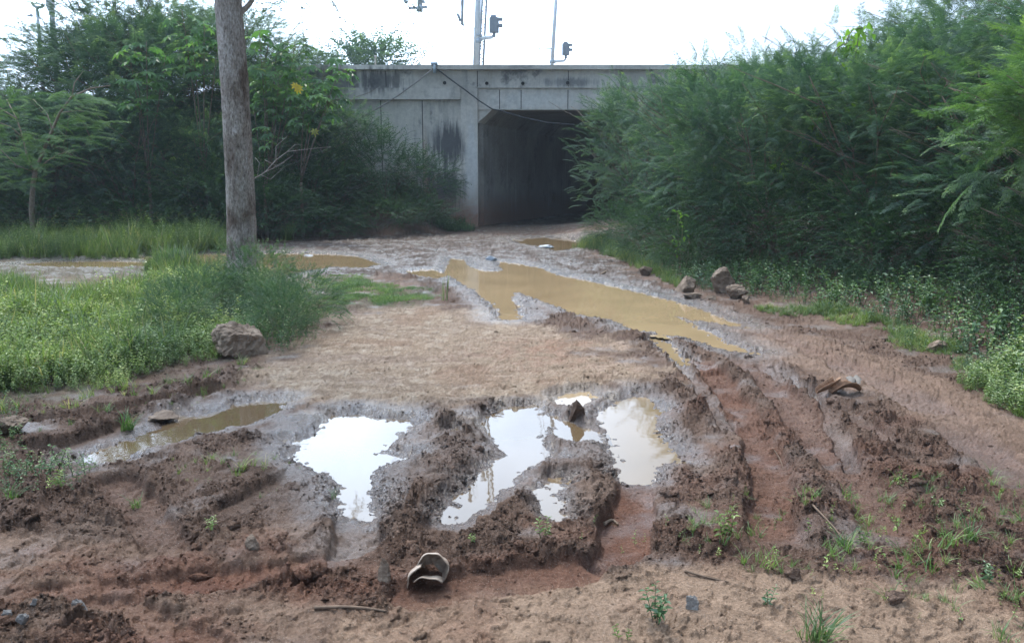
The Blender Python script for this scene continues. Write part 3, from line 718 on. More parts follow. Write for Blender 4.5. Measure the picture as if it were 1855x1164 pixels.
def tuft_template(H=.35, nb=16, wd=.006, seed=0, spread=.5, t0=.5, dry=.08, rad=.05):
    r = np.random.default_rng(seed); m = MB()
    for k in range(nb):
        an = r.uniform(0, 2*PI); h = H*r.uniform(.5, 1.1); sp = spread*h*r.uniform(.3, 1.2); b = np.array([r.normal(0, rad), r.normal(0, rad), 0])
        d = np.array([math.cos(an), math.sin(an), 0]); s = np.array([-d[1], d[0], 0])*wd*.5*r.uniform(.7, 1.3)
        f = lambda t: b+d*sp*t**1.8+np.array([0, 0, h*(t-.32*spread*t**3)])
        tt = np.clip(t0+r.normal(0, .17)+(.5 if r.random() < dry else 0), 0, 1)
        pts = [f(0), f(.4), f(.75), f(1)]; ww = [1, .9, .6, .05]; V = []
        for p_, w_ in zip(pts, ww): V += [p_-s*w_, p_+s*w_]
        m.add(V, [(0, 1, 3, 2), (2, 3, 5, 4), (4, 5, 7, 6)], tt)
    return np.concatenate(m.V), np.concatenate(m.Q), np.concatenate(m.T)

FT = [feather_template(.6, 20, .11, s, 5, .011) for s in range(6)]
FT2 = [feather_template(.8, 26, .15, 20+s, 9, .009, .6) for s in range(4)]
FTN = [feather_template(.62, 24, .115, 60+s, 8, .008) for s in range(5)]
LT = [leafy_template(.5, 16, .07, .034, s) for s in range(6)]
LT_S = [leafy_template(.35, 16, .04, .022, 40+s) for s in range(6)]

def crown_mesh(name, rx, ry, rz, cz, n, templ, mat, seed, zmin=-.75, droop=.0, scale=(.8, 1.3), parent=None, lump=.28, inner=.35, steep=0):
    """twigs filling a lumpy ellipsoid centred (0,0,cz)"""
    global rng
    save = rng; rng = np.random.default_rng(seed)
    u = rng.normal(size=(n*2, 3)); u /= np.linalg.norm(u, axis=1, keepdims=True); u = u[u[:, 2] > zmin][:n]; n = len(u)
    nb = 26 if lump > .35 else 1; cen = rng.normal(size=(nb*3, 3)); cen /= np.linalg.norm(cen, axis=1, keepdims=True); cen = cen[cen[:, 2] > max(zmin, -.95)][:nb]*rng.uniform(.55, .95, (len(cen[cen[:, 2] > max(zmin, -.95)][:nb]), 1))
    az = np.arctan2(u[:,1], u[:,0]); lm = 1+lump*fbm(az*1.2+seed*3.7, u[:,2]*2.2+seed, 3, seed)*1.6
    rr = (inner+(1-inner)*rng.random(n)**.45)*lm
    pos = u*np.array([rx, ry, rz])*rr[:, None]+np.array([0, 0, cz])
    if nb > 1:
        j = rng.integers(0, len(cen), n); cr = rng.uniform(.26, .46, len(cen))[j][:, None]; w_ = rng.random(n)[:, None]**.4
        v_ = u.copy(); v_[:, 2] = np.abs(v_[:, 2])*np.sign(rng.random(n)-.22)
        cl_t = rng.normal(0, .13, len(cen))[j]; k_ = rng.random(n) < .82; pos2 = (cen[j]+v_*cr*w_)*np.array([rx, ry, rz])+np.array([0, 0, cz]); pos = np.where(k_[:, None], pos2, pos); u = np.where(k_[:, None], v_*.8+cen[j]*.35, u)
    out = u*np.array([1, 1, .55])+np.array([0, 0, .18-droop])+rng.normal(0, .32, (n, 3))
    up = np.array([0, 0, 1.])+rng.normal(0, .28, (n, 3))
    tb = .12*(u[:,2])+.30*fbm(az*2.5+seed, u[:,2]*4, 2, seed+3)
    if nb > 1: tb = tb+cl_t
    V, Q, T = inst(templ, pos, out, up, rng.uniform(*scale, n), .10, tb)
    # keep out of the soil
    o = mesh_np(name, V, Q, mat, False, {'tint': ('FLOAT', T)}, parent)
    rng = save
    return o
def stems_mesh(name, H, spread, n, r0, seed, mat, parent=None, base=.15, wig=.12):
    r = np.random.default_rng(seed); m = MB()
    for k in range(n):
        an = k/n*2*PI+r.uniform(-.5, .5); s = spread*r.uniform(.4, 1); h = H*r.uniform(.75, 1.05)
        b = np.array([math.cos(an)*base*r.random(), math.sin(an)*base*r.random(), -.1])
        pts = [b+np.array([math.cos(an)*s*t**1.3, math.sin(an)*s*t**1.3, (h+.1)*t])+(r.normal(0, wig*.3, 3) if 0 < t < 1 else 0) for t in np.linspace(0, 1, 8)]
        m.tube(pts, np.linspace(r0, r0*.2, 8), 7)
        for q in range(5):
            i = r.integers(2, 7); p = pts[i]; a2 = an+r.uniform(-1.3, 1.3); l = s*.7+.4
            pp = [p+np.array([math.cos(a2)*l*t, math.sin(a2)*l*t, l*.5*t])+(r.normal(0, wig*.2, 3) if t > 0 else 0) for t in np.linspace(0, 1, 5)]
            m.tube(pp, np.linspace(r0*.4, r0*.1, 5), 5)
    return m.build(name, mat, parent)

# ------------------------------------------------------------------ overpass
def overpass():
    Y = CORR; root = empty('overpass', (0, Y, 0), 'long weathered grey concrete railway underpass with a dark vehicle opening', 'overpass')
    def w(px, py): a = W(px, py, Y); return a[0], a[2]
    zt = w(900, 120)[1]; zc = w(900, 128)[1]; z1 = w(900, 160)[1]; z2 = w(900, 181)[1]; zo = w(950, 199)[1]; zh = w(866, 223)[1]
    xl, xr = -9.2, 20.0; xc0 = w(836, 300)[0]; xc1 = w(866, 300)[0]; xop = xc1; xor_ = xop+5.6
    bx = lambda m, x0, x1, y0, y1, z0, z1_: m.box(((x0+x1)/2-0, (y0+y1)/2-Y, (z0+z1_)/2), (x1-x0, y1-y0, z1_-z0))
    def part(name, mat, *bs):
        m = MB()
        for b in bs: bx(m, *b)
        return m.build(name, mat, root, False)
    part('coping', M_CONC2, (xl, xr, Y-.32, Y+.5, zc, zt))
    part('parapet', M_CONC, (xl, xr, Y-.10, Y+.35, z1, zc))
    # band under the parapet, left of the corner pillar, and the fascia over the opening
    part('ledge', M_CONC2, (xl, xc0, Y-.16, Y+.3, z2, z1-.003))
    part('girder_face', M_CONC2, (xc1+.003, xr, Y-.03, Y+.6, zo, z1-.003))
    part('wing_wall', M_CONC, (xl, xc0, Y, Y+.55, -.6, z2-.003), (xor_+.8, xr, Y+.05, Y+.55, -.6, zo-.003))
    part('pillar', M_CONC2, (xc0+.003, xc1, Y-.12, Y+.5, -.6, z1-.006))
    # expansion joint pilasters on parapet and lower panels
    jm = None
    for px in (790, 1110):
        x = w(px, 140)[0]; jm = MB(); bx(jm, x-.16, x+.16, Y-.125, Y-.1, z1+.02, zc-.003); jm.build('pilaster', M_CONC2, root, False)
    # cast-panel seams as thin grooves filled with dirt
    sm = MB()
    for px, a, b in ((905, 163, 198), (944, 163, 198), (1029, 163, 198), (1029, 129, 158), (700, 130, 158), (640, 130, 158), (865, 129, 158)):
        x = w(px, 150)[0]; sm = MB(); bx(sm, x-.012, x+.012, Y-.104 if b < 162 else Y-.034, Y-.1 if b < 162 else Y-.03, w(px, b)[1], w(px, a)[1]); sm.build('seam', M_DARK, root, False)
    for px, b in ((765, 300), (690, 330)):
        x = w(px, 200)[0]; sm = MB(); bx(sm, x-.014, x+.014, Y-.004, Y, w(px, b)[1], z2-.02); sm.build('seam', M_DARK, root, False)
    # drain pipes
    for px, py in ((806, 151), (882, 152), (947, 152), (1028, 151)):
        x, z = w(px, py); r = .062
        m = MB(); A = np.arange(16)/16*2*PI
        V = []
        for rr, yy in ((r*1.25, Y-.102), (r*1.25, Y-.13), (r, Y-.13), (r, Y-.104), (0.001, Y-.104)):
            V += [(x+rr*math.cos(a), yy-Y, z+rr*math.sin(a)) for a in A]
        Q = [(k*16+i, k*16+(i+1) % 16, (k+1)*16+(i+1) % 16, (k+1)*16+i) for k in range(4) for i in range(16)]
        o = m.add(V, Q).build('drain_pipe', M_CONC2 if px < 810 else M_CONC, root, True)
        o2 = MB().add([(x+r*.96*math.cos(a), -.11, z+r*.96*math.sin(a)) for a in A]+[(x, -.11, z)], [(16, (i+2) % 16, i+1, i) for i in range(0, 16, 2)]).build('drain_shade_disc', M_DARK, o, False)  # dark disc painting the shade inside the pipe
    # haunches (gussets) running along the tunnel, walls, roof: tunnel is skewed to the right
    D = 42.0; sk = math.tan(R(19)); m = MB()
    def prism(prof, y0, y1, mat, nm):
        k = len(prof); V = [(x+(y0-Y)*sk, y0-Y, z) for x, z in prof]+[(x+(y1-Y)*sk, y1-Y, z) for x, z in prof]
        Q = [(i, (i+1) % k, (i+1) % k+k, i+k) for i in range(k)]+[tuple(range(k))[::-1] if k == 4 else None, tuple(range(k, 2*k)) if k == 4 else None]
        Q = [q for q in Q if q]
        if k == 3: Q += [(0, 2, 1, 1), (3, 4, 5, 5)]
        mm = MB(); mm.add(V, [q for q in Q if len(set(q)) == 4])
        if k == 3:
            mm.add([V[0], (np.array(V[0])+V[1])/2, V[1], V[2]], [(0, 1, 2, 3)]); mm.add([V[3], V[5], V[4], (np.array(V[3])+V[4])/2], [(0, 1, 2, 3)])
        return mm.build(nm, mat, root, False)
    hx = w(893, 200)[0]-xop
    prism([(xop, zh), (xop+hx, zo+.03), (xop-.0, zo+.03)], Y+.005, Y+.6, M_CONC2, 'haunch')
    prism([(xor_, zh), (xor_-.0, zo+.03), (xor_-hx, zo+.03)], Y+.005, Y+.6, M_CONC2, 'haunch')
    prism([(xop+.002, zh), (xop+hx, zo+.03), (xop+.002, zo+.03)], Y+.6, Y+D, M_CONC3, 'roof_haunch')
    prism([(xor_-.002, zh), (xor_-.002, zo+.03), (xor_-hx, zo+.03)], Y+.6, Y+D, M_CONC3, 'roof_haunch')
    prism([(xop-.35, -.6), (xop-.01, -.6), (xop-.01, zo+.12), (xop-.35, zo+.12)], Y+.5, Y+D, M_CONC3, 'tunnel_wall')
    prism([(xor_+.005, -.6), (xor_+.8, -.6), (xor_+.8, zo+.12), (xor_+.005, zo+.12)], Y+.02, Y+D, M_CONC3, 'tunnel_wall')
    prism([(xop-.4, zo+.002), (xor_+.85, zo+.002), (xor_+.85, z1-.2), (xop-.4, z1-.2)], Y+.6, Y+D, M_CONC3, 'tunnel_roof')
    return zt, xl, xr
ZT, XL, XR = overpass()
# railway embankment behind the headwall, two halves left and right of the tunnel
def embankment():
    for s in (-1, 1):
        xs = np.concatenate([[-1.9 if s < 0 else 6.2], (XL+1, XL-2, XL-20, XL-80) if s < 0 else (XR-1, XR+3, XR+25, XR+85)])
        prof = lambda x: ([(29.3, ZT-.35), (31, ZT-.3), (44, ZT-.3), (52, 0)] if XL+.5 <= x <= XR-.5 else [(24.5, .0), (29.3, ZT-.9), (44, ZT-.3), (52, 0)])
        V = []; sk = math.tan(R(19))
        for k, x in enumerate(xs):
            for y, z in prof(x): V.append((x+((y-CORR)*sk-(.5 if s < 0 else -.9) if k == 0 else 0), y, z))
        V = np.array(V); Q = [(k*4+j, (k+1)*4+j, (k+1)*4+j+1, k*4+j+1) for k in range(len(xs)-1) for j in range(3)]
        m = MB().add(V, Q); o = m.build('embankment', mat_simple('embankment_soil', [(.09,.07,.05), (.16,.13,.09)], 2, .95), None, False); tag(o, kind='structure')
    m = MB(); n_ = 14; V = []; X_ = np.linspace(-6, 40, n_)  # unseen mound past the tunnel exit, added to keep sky light out
    for y_, z_ in ((72.2, -.2), (74.5, 4.5), (79, 8.5), (90, 8.8), (96, -.2)):
        V += [(x, y_+.8*math.sin(x*.7), z_+.5*math.sin(x*1.3+y_)*(z_ > 0)) for x in X_]
    m.add(V, [(r_*n_+i, r_*n_+i+1, (r_+1)*n_+i+1, (r_+1)*n_+i) for r_ in range(4) for i in range(n_-1)])
    o = m.build('exit_light_blocker', mat_simple('light_blocker_soil', [(.05,.06,.03), (.09,.08,.05)], 2, .95), None, True); tag(o, kind='structure')
    m = MB(); y0, y1 = 30.0, 44; sk = math.tan(R(19))
    V = [(-3+(y-CORR)*sk, y, z) for y in (y0, y1) for z in (ZT-.34,)]; V += [(9+(y-CORR)*sk, y, ZT-.34) for y in (y0, y1)]
    m.add([V[0], V[2], V[3], V[1]], [(0, 1, 2, 3)]); o = m.build('track_bed', mat_simple('ballast', [(.12,.11,.10), (.22,.20,.18)], 12, .95), None, False); tag(o, kind='structure')
embankment()

# ------------------------------------------------------------------ railway masts, signals, wires
def w3(px, py, Y): return np.array(W(px, py, Y))
def bar(m, p, q, r, n=8): m.tube([p, q], [r, r], n)
def masts():
    Y = 31.0; zb = ZT-.35
    ext = lambda px0, py0, px1, py1, k, Yd: w3(px0, py0, Yd)+(w3(px1, py1, Yd)-w3(px0, py0, Yd))*k
    def signal(parent, att, ctr, sc, Yd):
        m = MB(); p0 = w3(*att, Yd); c = w3(*ctr, Yd); 
        m.tube([p0, p0+[.25*sc, 0, .02], [c[0]-.10*sc, Yd, p0[2]+.05*sc], [c[0]-.02*sc, Yd, p0[2]+.12*sc], [c[0], Yd, c[2]-.45*sc]], [.10*sc, .085*sc, .07*sc, .07*sc, .07*sc], 10)
        arm = m.build('bracket', M_WHITE, parent)
        h = MB(); h.box(c, (.42*sc, .34*sc, .62*sc), 0, 1, .06*sc); h.box(c+[-.02*sc, 0, .36*sc], (.30*sc, .30*sc, .12*sc), 0, .7); h.box(c+[0, 0, -.40*sc], (.14*sc, .14*sc, .2*sc))
        hd = h.build('signal_head', M_HAZED_BLACK, parent, False)
        v = MB()
        for dz in (.22, -.05):
            A = np.linspace(-.2, PI+.2, 9); pts = []
            V = [(c[0]+.20*sc+dx, Yd+.13*sc*math.cos(a), c[2]+dz*sc+.12*sc*math.sin(a)) for dx in (0, .18*sc) for a in A]
            v.add(V, [(i, i+1, i+10, i+9) for i in range(8)])
        v.build('visor', M_HAZED_BLACK, hd)
    r = empty('signal_mast', (w3(862, 118, Y)[0], Y, zb), 'taller white round mast with a dark signal on a curved bracket', 'mast', 'railway masts on the overpass')
    def B(m, name, mat, par): 
        o = m.build(name, mat, par); return o
    m = MB(); m.tube([ext(866, 0, 862, 118, 1.06, Y), ext(866, 0, 862, 118, -.9, Y)], [.11, .10], 14); o = m.build('pole', M_WHITE, r)
    m = MB(); m.tube([w3(866, 75, Y)-[0,0,.08], w3(866, 75, Y)+[0,0,.08]], [.13, .13], 12); m.tube([w3(867, 64, Y)-[0,0,.03], w3(867, 64, Y)+[0,0,.03]], [.13,.13], 12); m.build('clamp', M_STEEL, r)
    signal(r, (868, 70), (895, 46), .82, Y)
    for a_, b_ in (((832, 55), (863, 51)), ((838, 58), (863, 54))):
        m = MB(); bar(m, w3(*a_, Y), w3(*b_, Y), .012); m.build('stay', M_CABLE, r)
    # steel lattice mast just behind
    Y2 = 31.6; r2 = empty('lattice_mast', (w3(873, 118, Y2)[0], Y2, zb), 'slim grey perforated steel mast directly behind the taller white mast', 'mast', 'railway masts on the overpass')
    m = MB(); a, b = ext(877, 0, 871, 118, 1.06, Y2), ext(877, 0, 871, 118, -1.6, Y2)
    for dx in (-.07, .09):
        m.tube([a+[dx, 0, 0], b+[dx, 0, 0]], [.04, .035], 4)
    m.build('chord', M_STEEL, r2)
    m = MB()
    for k in range(40):
        p = a+(b-a)*(k/40); q = a+(b-a)*((k+1)/40); s = 1 if k % 2 else -1
        bar(m, p+[-.07*s if s > 0 else .09, 0, 0], q+[.09 if s > 0 else -.07, 0, 0], .016, 4)
    m.build('lacing', M_STEEL, r2)
    # second, thinner
    Y3 = 33.0; r3 = empty('signal_mast', (w3(1000, 118, Y3)[0], Y3, zb), 'thinner white mast farther right with its signal low by the coping', 'mast', 'railway masts on the overpass')
    m = MB(); m.tube([ext(1007, 0, 1000, 118, 1.06, Y3), ext(1007, 0, 1000, 118, -.5, Y3)], [.075, .065], 12); m.build('pole', M_WHITE, r3)
    m = MB(); m.tube([w3(1000, 112, Y3)-[0,0,.06], w3(1000, 112, Y3)+[0,0,.06]], [.1, .1], 12); m.build('clamp', M_STEEL, r3)
    signal(r3, (1002, 112), (1025, 90), .68, Y3)
    for a_, b_ in (((972, 88), (1000, 88)), ((974, 90), (1000, 89)), ((988, 0), (1006, 0))):
        m = MB(); bar(m, w3(*a_, Y3), w3(*b_, Y3), .01); m.build('stay', M_CABLE, r3)
    def wire(pts, Yd, rad, lab, nm='wire', mat=M_CABLE, cat='wire', grp=None):
        m = MB(); q = [w3(*p, Yd) for p in pts]; m.tube(q, np.full(len(q), rad), 6); o = m.build(nm, mat, None, True, tuple(q[0])); tag(o, lab, cat, grp); return o
    wire([(822, 126), (838, -20), (850, -150)], 30.7, .010, 'outer thin wire sloping beside the taller white mast')
    wire([(830, 126), (843, 20), (856, -150)], 30.9, .010, 'inner thin wire sloping beside the taller white mast')
    wire([(966, 124), (984, 0), (1004, -140)], 32.7, .009, 'outer thin wire sloping beside the thinner white mast')
    wire([(972, 124), (990, 0), (1010, -140)], 32.9, .009, 'inner thin wire sloping beside the thinner white mast')
    # tension weight rod with insulator
    r4 = empty('tension_rod', tuple(w3(838, 46, 31)), 'thick grey hanging rod with a small insulator left of the taller white mast', 'rod')
    m = MB(); m.tube([w3(837, 45, 31), w3(842, -160, 31)], [.05, .05], 10); m.build('rod', M_STEEL, r4)
    m = MB(); m.tube([w3(840, 46, 31)-[.07,0,0], w3(840, 46, 31)+[.07,0,0]], [.02, .02], 6); m.build('pin', M_STEEL, r4)
    m = MB(); q0, q1 = w3(834, 38, 31), w3(829, 26, 31)
    for k in range(5):
        p = q0+(q1-q0)*k/4; m.tube([p-[0,0,.02], p+[0,0,.02]], [.055, .055], 10)
    m.tube([w3(838, 46, 31), q0, q1, w3(815, -5, 31), w3(780, -80, 31)], [.01]*5, 5); m.build('insulator', M_STEEL, r4)
    # drop bracket with insulators hanging in from above at the top edge
    r5 = empty('drop_bracket', tuple(w3(760, 18, 32)), 'grey overhead line bracket hanging into the top edge of the sky', 'bracket')
    m = MB(); m.tube([w3(761, 16, 32), w3(760, -170, 32)], [.09, .09], 12); m.tube([w3(760, 21, 32), w3(761, 10, 32)], [.13, .10], 12); m.build('post', M_STEEL, r5)
    m = MB(); m.tube([w3(740, 15, 32), w3(774, 13, 32)], [.05, .05], 8); m.build('crossbar', M_STEEL, r5)
    m = MB()
    for a_, b_ in (((741, 14), (731, -3)), ((772, 12), (763, -2))):
        p, q = w3(*a_, 32), w3(*b_, 32)
        for k in range(4, 9): c = p+(q-p)*k/7; m.tube([c-[0,0,.03], c+[0,0,.03]], [.07, .07], 8)
        m.tube([p, q, q+(q-p)*6], [.012]*3, 5)
    m.build('insulator', M_STEEL, r5)
    # overhead gantry beam out of the picture, seen only in the puddles
    # small bracket on the coping where the two cables start
    p = w3(787, 121, 28.25); m = MB(); m.tube([p-[0,0,.2], p+[0,0,.12]], [.05, .06], 8); m.box(p+[0,0,.1], (.22, .12, .08)); o = m.build('cable_bracket', M_STEEL, None, True, tuple(p)); tag(o, 'small rusty bracket on the coping where the two cables meet', 'bracket')
    wire([(786, 123), (760, 145), (720, 174), (700, 187), (670, 205), (640, 222), (600, 246)], 28.25, .022, 'pale rope slanting down to the left across the wing wall', 'cable', M_ROPE, 'cable')
    wire([(790, 124), (815, 143), (845, 165), (870, 184), (892, 198), (905, 200), (940, 211), (990, 222), (1040, 226)], 28.3, .024, 'black cable slanting right and sagging across the dark opening', 'cable', M_CABLE, 'cable')
    # left power poles over the bushes
    Y6 = 45.0
    r6 = empty('power_pole', tuple(w3(66, 60, Y6)), 'thin power pole with a forked crossarm at the far left above bushes', 'power pole')
    m = MB(); b = w3(66, 60, Y6); m.tube([(b[0], Y6, 0), w3(67, 14, Y6)], [.12, .08], 8); m.build('pole', M_STEEL, r6)
    m = MB(); m.tube([w3(58, 6, Y6), w3(61, 11, Y6), w3(67, 14, Y6), w3(75, 13, Y6), w3(79, 9, Y6)], [.09, .07, .09, .07, .09], 8); m.build('crossarm', M_STEEL, r6)
    m = MB(); m.tube([w3(49, 29, Y6), w3(58, 28, Y6)], [.03, .1], 8); m.tube([w3(58, 27, Y6), w3(66, 31, Y6), w3(74, 35, Y6)], [.02]*3, 5); m.build('lamp_arm', M_STEEL, r6)
    r7 = empty('power_pole', tuple(w3(94, 60, Y6-2)), 'thicker concrete pole with a wide flared head at far left', 'power pole')
    Y7 = Y6-2; b = w3(95, 60, Y7)
    m = MB(); m.tube([(b[0], Y7, 0), w3(95, 40, Y7), w3(94, 16, Y7)], [.17, .13, .12], 10); m.build('pole', M_WHITE, r7)
    c = w3(92, 3, Y7); m = MB(); V = []
    for (px, py, hw) in ((94, 20, 3.2), (91, 12, 5.5), (91, 1, 6.2)):
        q = w3(px, py, Y7); s = hw/F*Y7; V += [q+[-s, -s*.6, 0], q+[s, -s*.6, 0], q+[s, s*.6, 0], q+[-s, s*.6, 0]]
    Q = [(k*4+i, k*4+(i+1) % 4, k*4+4+(i+1) % 4, k*4+4+i) for k in range(2) for i in range(4)]+[(8, 9, 10, 11)]
    m.add(V, Q).build('head', M_WHITE, r7, False)
    for rt in (r, r2, r3, r4, r5, r6, r7):
        T_ = mathutils.Matrix.Translation(-rt.location)
        for ch in rt.children_recursive: ch.data.transform(T_)
    o = wire([(-60, -12), (30, -1), (58, 5), (86, 10), (140, 2), (300, -20)], 44, .018, 'thin power line running past the two poles at far left')
    p = w3(680, 125, 29.6); m = MB(); m.tube([p, w3(680, 102, 29.6)], [.035, .03], 6); m.tube([w3(678, 103, 29.6), w3(682, 103, 29.6)], [.05, .05], 6); o = m.build('marker_post', M_CONC, None, True, tuple(p)); tag(o, 'short thin post on the coping in front of the far tree', 'post')
masts()

# ------------------------------------------------------------------ bushes and trees
def copy_tree(root, loc, rz, sc, label, cat=None, group=None):
    r = root.copy(); COL.objects.link(r); r.location = loc; r.rotation_euler = (0, 0, rz); r.scale = sc
    r['label'] = label
    if cat: r['category'] = cat
    if group: r['group'] = group
    for ch in root.children:
        c = ch.copy(); COL.objects.link(c); c.parent = r
    return r
PRO = {}
def bush_proto(k, first):
    """builds prototype k as a first real bush"""
    loc, rz, sc, label, grp = first
    root = empty('bush', loc, label, 'bush', grp); root.rotation_euler = (0, 0, rz); root.scale = sc
    if k.startswith('f'):
        i = int(k[1:])
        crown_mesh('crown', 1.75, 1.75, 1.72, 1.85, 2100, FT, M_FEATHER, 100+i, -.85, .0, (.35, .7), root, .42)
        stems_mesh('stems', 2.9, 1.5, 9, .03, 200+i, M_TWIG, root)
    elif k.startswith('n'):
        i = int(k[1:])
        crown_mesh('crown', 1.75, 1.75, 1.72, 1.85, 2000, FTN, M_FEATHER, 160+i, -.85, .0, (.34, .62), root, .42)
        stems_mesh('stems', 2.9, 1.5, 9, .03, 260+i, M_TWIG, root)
    elif k.startswith('b'):
        i = int(k[1:])
        crown_mesh('crown', 1.3, 1.2, .85, .7, 700, LT_S, M_BROAD, 120+i, -.6, .05, (.8, 1.3), root, .3)
        stems_mesh('stems', 1.0, .8, 6, .015, 220+i, M_TWIG, root)
    elif k.startswith('w'):
        i = int(k[1:])
        crown_mesh('crown', 1.0, .9, .62, .42, 620, LT, M_WEED2, 180+i, -.5, .0, (.34, .62), root, .3)
        stems_mesh('stems', .7, .7, 7, .012, 280+i, M_STEM, root)
    elif k.startswith('p'):
        i = int(k[1:])
        crown_mesh('crown', 1.6, 1.6, 1.1, 2.0, 420, FT2, M_FEATHER2, 140+i, -.8, .0, (.5, .95), root, .4, .25)
        stems_mesh('stems', 2.6, 1.3, 4, .04, 240+i, M_TWIG, root)
    return root
def put_bush(k, x, y, s, sz, label, grp, z=None, rz=None, dz=0):
    z = gz(x, y) if z is None else z
    rz = rng.uniform(0, 6.28) if rz is None else rz
    if k not in PRO: PRO[k] = bush_proto(k, ((x, y, z+dz), rz, (s, s, sz), label, grp)); return PRO[k]
    return copy_tree(PRO[k], (x, y, z+dz), rz, (s, s, sz), label, 'bush', grp)
GR = 'dark feathery thorn bushes on the right of the track'
# kind, x, y, horizontal scale, vertical scale, label
RB = [
 ('f0', 3.45, 21.5, .95, 1.05, 'feathery bush leaning over the right side of the tunnel mouth'),
 ('f1', 4.95, 24.6, 1.0, 1.18, 'feathery bush hiding the fascia just right of the opening'),
 ('f2', 3.85, 17.6, .90, 1.0, 'feathery bush whose low sprays reach left over the far puddle bank'),
 ('f3', 6.4, 23.5, 1.25, 1.28, 'rear feathery bush with a ragged top against the sky right of the parapet'),
 ('f0', 5.1, 18.6, 1.1, 1.12, 'feathery bush in the second row behind the two big boulders'),
 ('n0', 4.45, 14.3, .95, .95, 'feathery bush standing right behind the two big boulders'),
 ('n0', 6.6, 16.2, 1.2, 1.08, 'feathery bush below the bright climbing vine'),
 ('n1', 5.6, 12.4, 1.0, .92, 'dark feathery bush right of the boulders, sprays down to the grass'),
 ('f1', 8.6, 19.5, 1.5, 1.30, 'tall feathery bush at the back with sky showing through its top'),
 ('n1', 8.0, 14.2, 1.3, 1.10, 'tall feathery bush behind the dark hollow at the right'),
 ('n0', 6.7, 10.4, 1.05, .93, 'dark feathery bush above the pale roadside stone'),
 ('n0', 9.4, 11.6, 1.5, 1.4, 'tallest feathery bush at the top right corner of the picture'),
 ('n1', 7.8, 8.7, 1.15, 1.15, 'feathery bush at the right edge at head height'),
 ('f0', 10.6, 16.0, 1.7, 1.5, 'big feathery bush farthest back at the right edge'),
 ('f2', 11.5, 22.5, 1.8, 1.5, 'feathery bush in the rearmost row on the right embankment'),
]
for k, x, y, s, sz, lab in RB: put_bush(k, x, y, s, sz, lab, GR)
GL = 'feathery thorn bushes massed on the left embankment'
LB = [
 ('f1', -7.2, 26.2, 1.25, 1.18, 'feathery bush standing just right of the tree trunk behind the castor plants'),
 ('f2', -9.2, 26.8, 1.6, 1.62, 'tall feathery bush directly behind the bare tree trunk'),
 ('f3', -11.2, 26.0, 1.7, 1.72, 'tallest feathery bush left of the tree trunk'),
 ('f0', -12.9, 26.8, 1.35, 1.5, 'feathery bush with a rounded top midway between trunk and left edge'),
 ('f1', -16.2, 26.4, 1.3, 1.0, 'feathery bush under the two distant power poles'),
 ('f2', -18.4, 26.0, 1.6, 1.0, 'feathery bush at the far left edge of the bank'),
 ('f3', -8.6, 23.6, 1.0, .95, 'low dark feathery bush at the bank foot near the trunk'),
 ('f0', -10.8, 23.4, 1.2, 1.15, 'lower dark feathery bush in front of the tallest left bush'),
 ('f1', -13.0, 23.2, 1.2, 1.10, 'lower dark bush right of the small forked acacia'),
 ('f2', -15.6, 22.8, 1.3, 1.20, 'lower dark bush behind the small forked acacia'),
 ('f2', -7.9, 31.0, 1.1, .62, 'rear feathery bush rising over the parapet end right of the trunk'),
 ('f0', -9.8, 30.6, 1.5, .98, 'rear feathery bush on the crest directly behind the trunk'),
 ('f1', -12.2, 30.2, 1.6, 1.08, 'rear feathery bush on the crest, highest of the left skyline'),
 ('f3', -14.4, 30.0, 1.2, .80, 'rear feathery bush on the crest left of the skyline top'),
 ('f2', -17.6, 29.6, 1.3, .48, 'rear feathery bush on the crest under the poles'),
 ('f0', -20.2, 29.0, 1.5, .55, 'rear feathery bush on the crest at the left edge'),
 ('f3', -10.9, 28.0, 1.4, 1.55, 'feathery bush filling the top of the mass just left of the trunk'),
 ('f1', -8.3, 28.0, 1.2, 1.30, 'feathery bush filling the top of the mass just right of the trunk'),
 ('f2', -12.9, 28.2, 1.2, 1.42, 'feathery bush behind the leftmost castor plant'),
 ('f0', -20.8, 24.4, 1.7, 1.5, 'feathery bush partly cut by the left edge of the picture'),
]
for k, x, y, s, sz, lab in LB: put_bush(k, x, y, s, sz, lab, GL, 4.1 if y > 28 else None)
GB = 'low leafy bushes on the bank before the wing wall'
BB = [
 ('f3', -5.3, 26.2, .70, .85, 'light feathery sapling bush against the stained wing wall'),
 ('f0', -6.3, 25.0, .80, .80, 'feathery bush overhung by the yellow castor leaf'),
 ('b0', -2.9, 26.6, .95, 1.0, 'leafy creeper bush at the foot of the corner pillar'),
 ('b1', -4.0, 25.8, 1.15, 1.35, 'leafy bush on the bank below the dark wall stain'),
 ('b2', -5.4, 24.6, 1.25, 1.2, 'wide leafy bush at the middle of the bank'),
 ('b0', -7.0, 24.0, 1.35, 1.3, 'leafy bush between the bare twigs and the bank'),
 ('b1', -2.7, 25.0, .75, .55, 'low creeper clump nearest the tunnel mouth'),
 ('b2', -3.9, 24.1, 1.0, .60, 'low creeper clump along the bank edge above the mud'),
 ('b0', -5.5, 23.3, 1.1, .50, 'low leafy clump over the far end of the pond'),
 ('b2', -7.9, 22.6, 1.3, 1.5, 'leafy bush directly right of the trunk in front of the castor stems'),
 ('b1', -6.6, 22.3, 1.1, 1.0, 'leafy bush in front of the bare twigs'),
 ('f1', -8.4, 23.3, .85, .85, 'small feathery bush wedged behind the trunk'),
 ('b1', -10.0, 22.0, 1.5, .8, 'dark leafy undergrowth clump behind the tall weeds near the trunk'),
 ('b2', -12.6, 21.8, 1.5, .8, 'dark leafy undergrowth clump beneath the left bushes'),
 ('b0', -15.2, 21.2, 1.6, .8, 'dark leafy undergrowth clump under the small forked acacia'),
]
for k, x, y, s, sz, lab in BB: put_bush(k, x, y, s, sz, lab, GB)
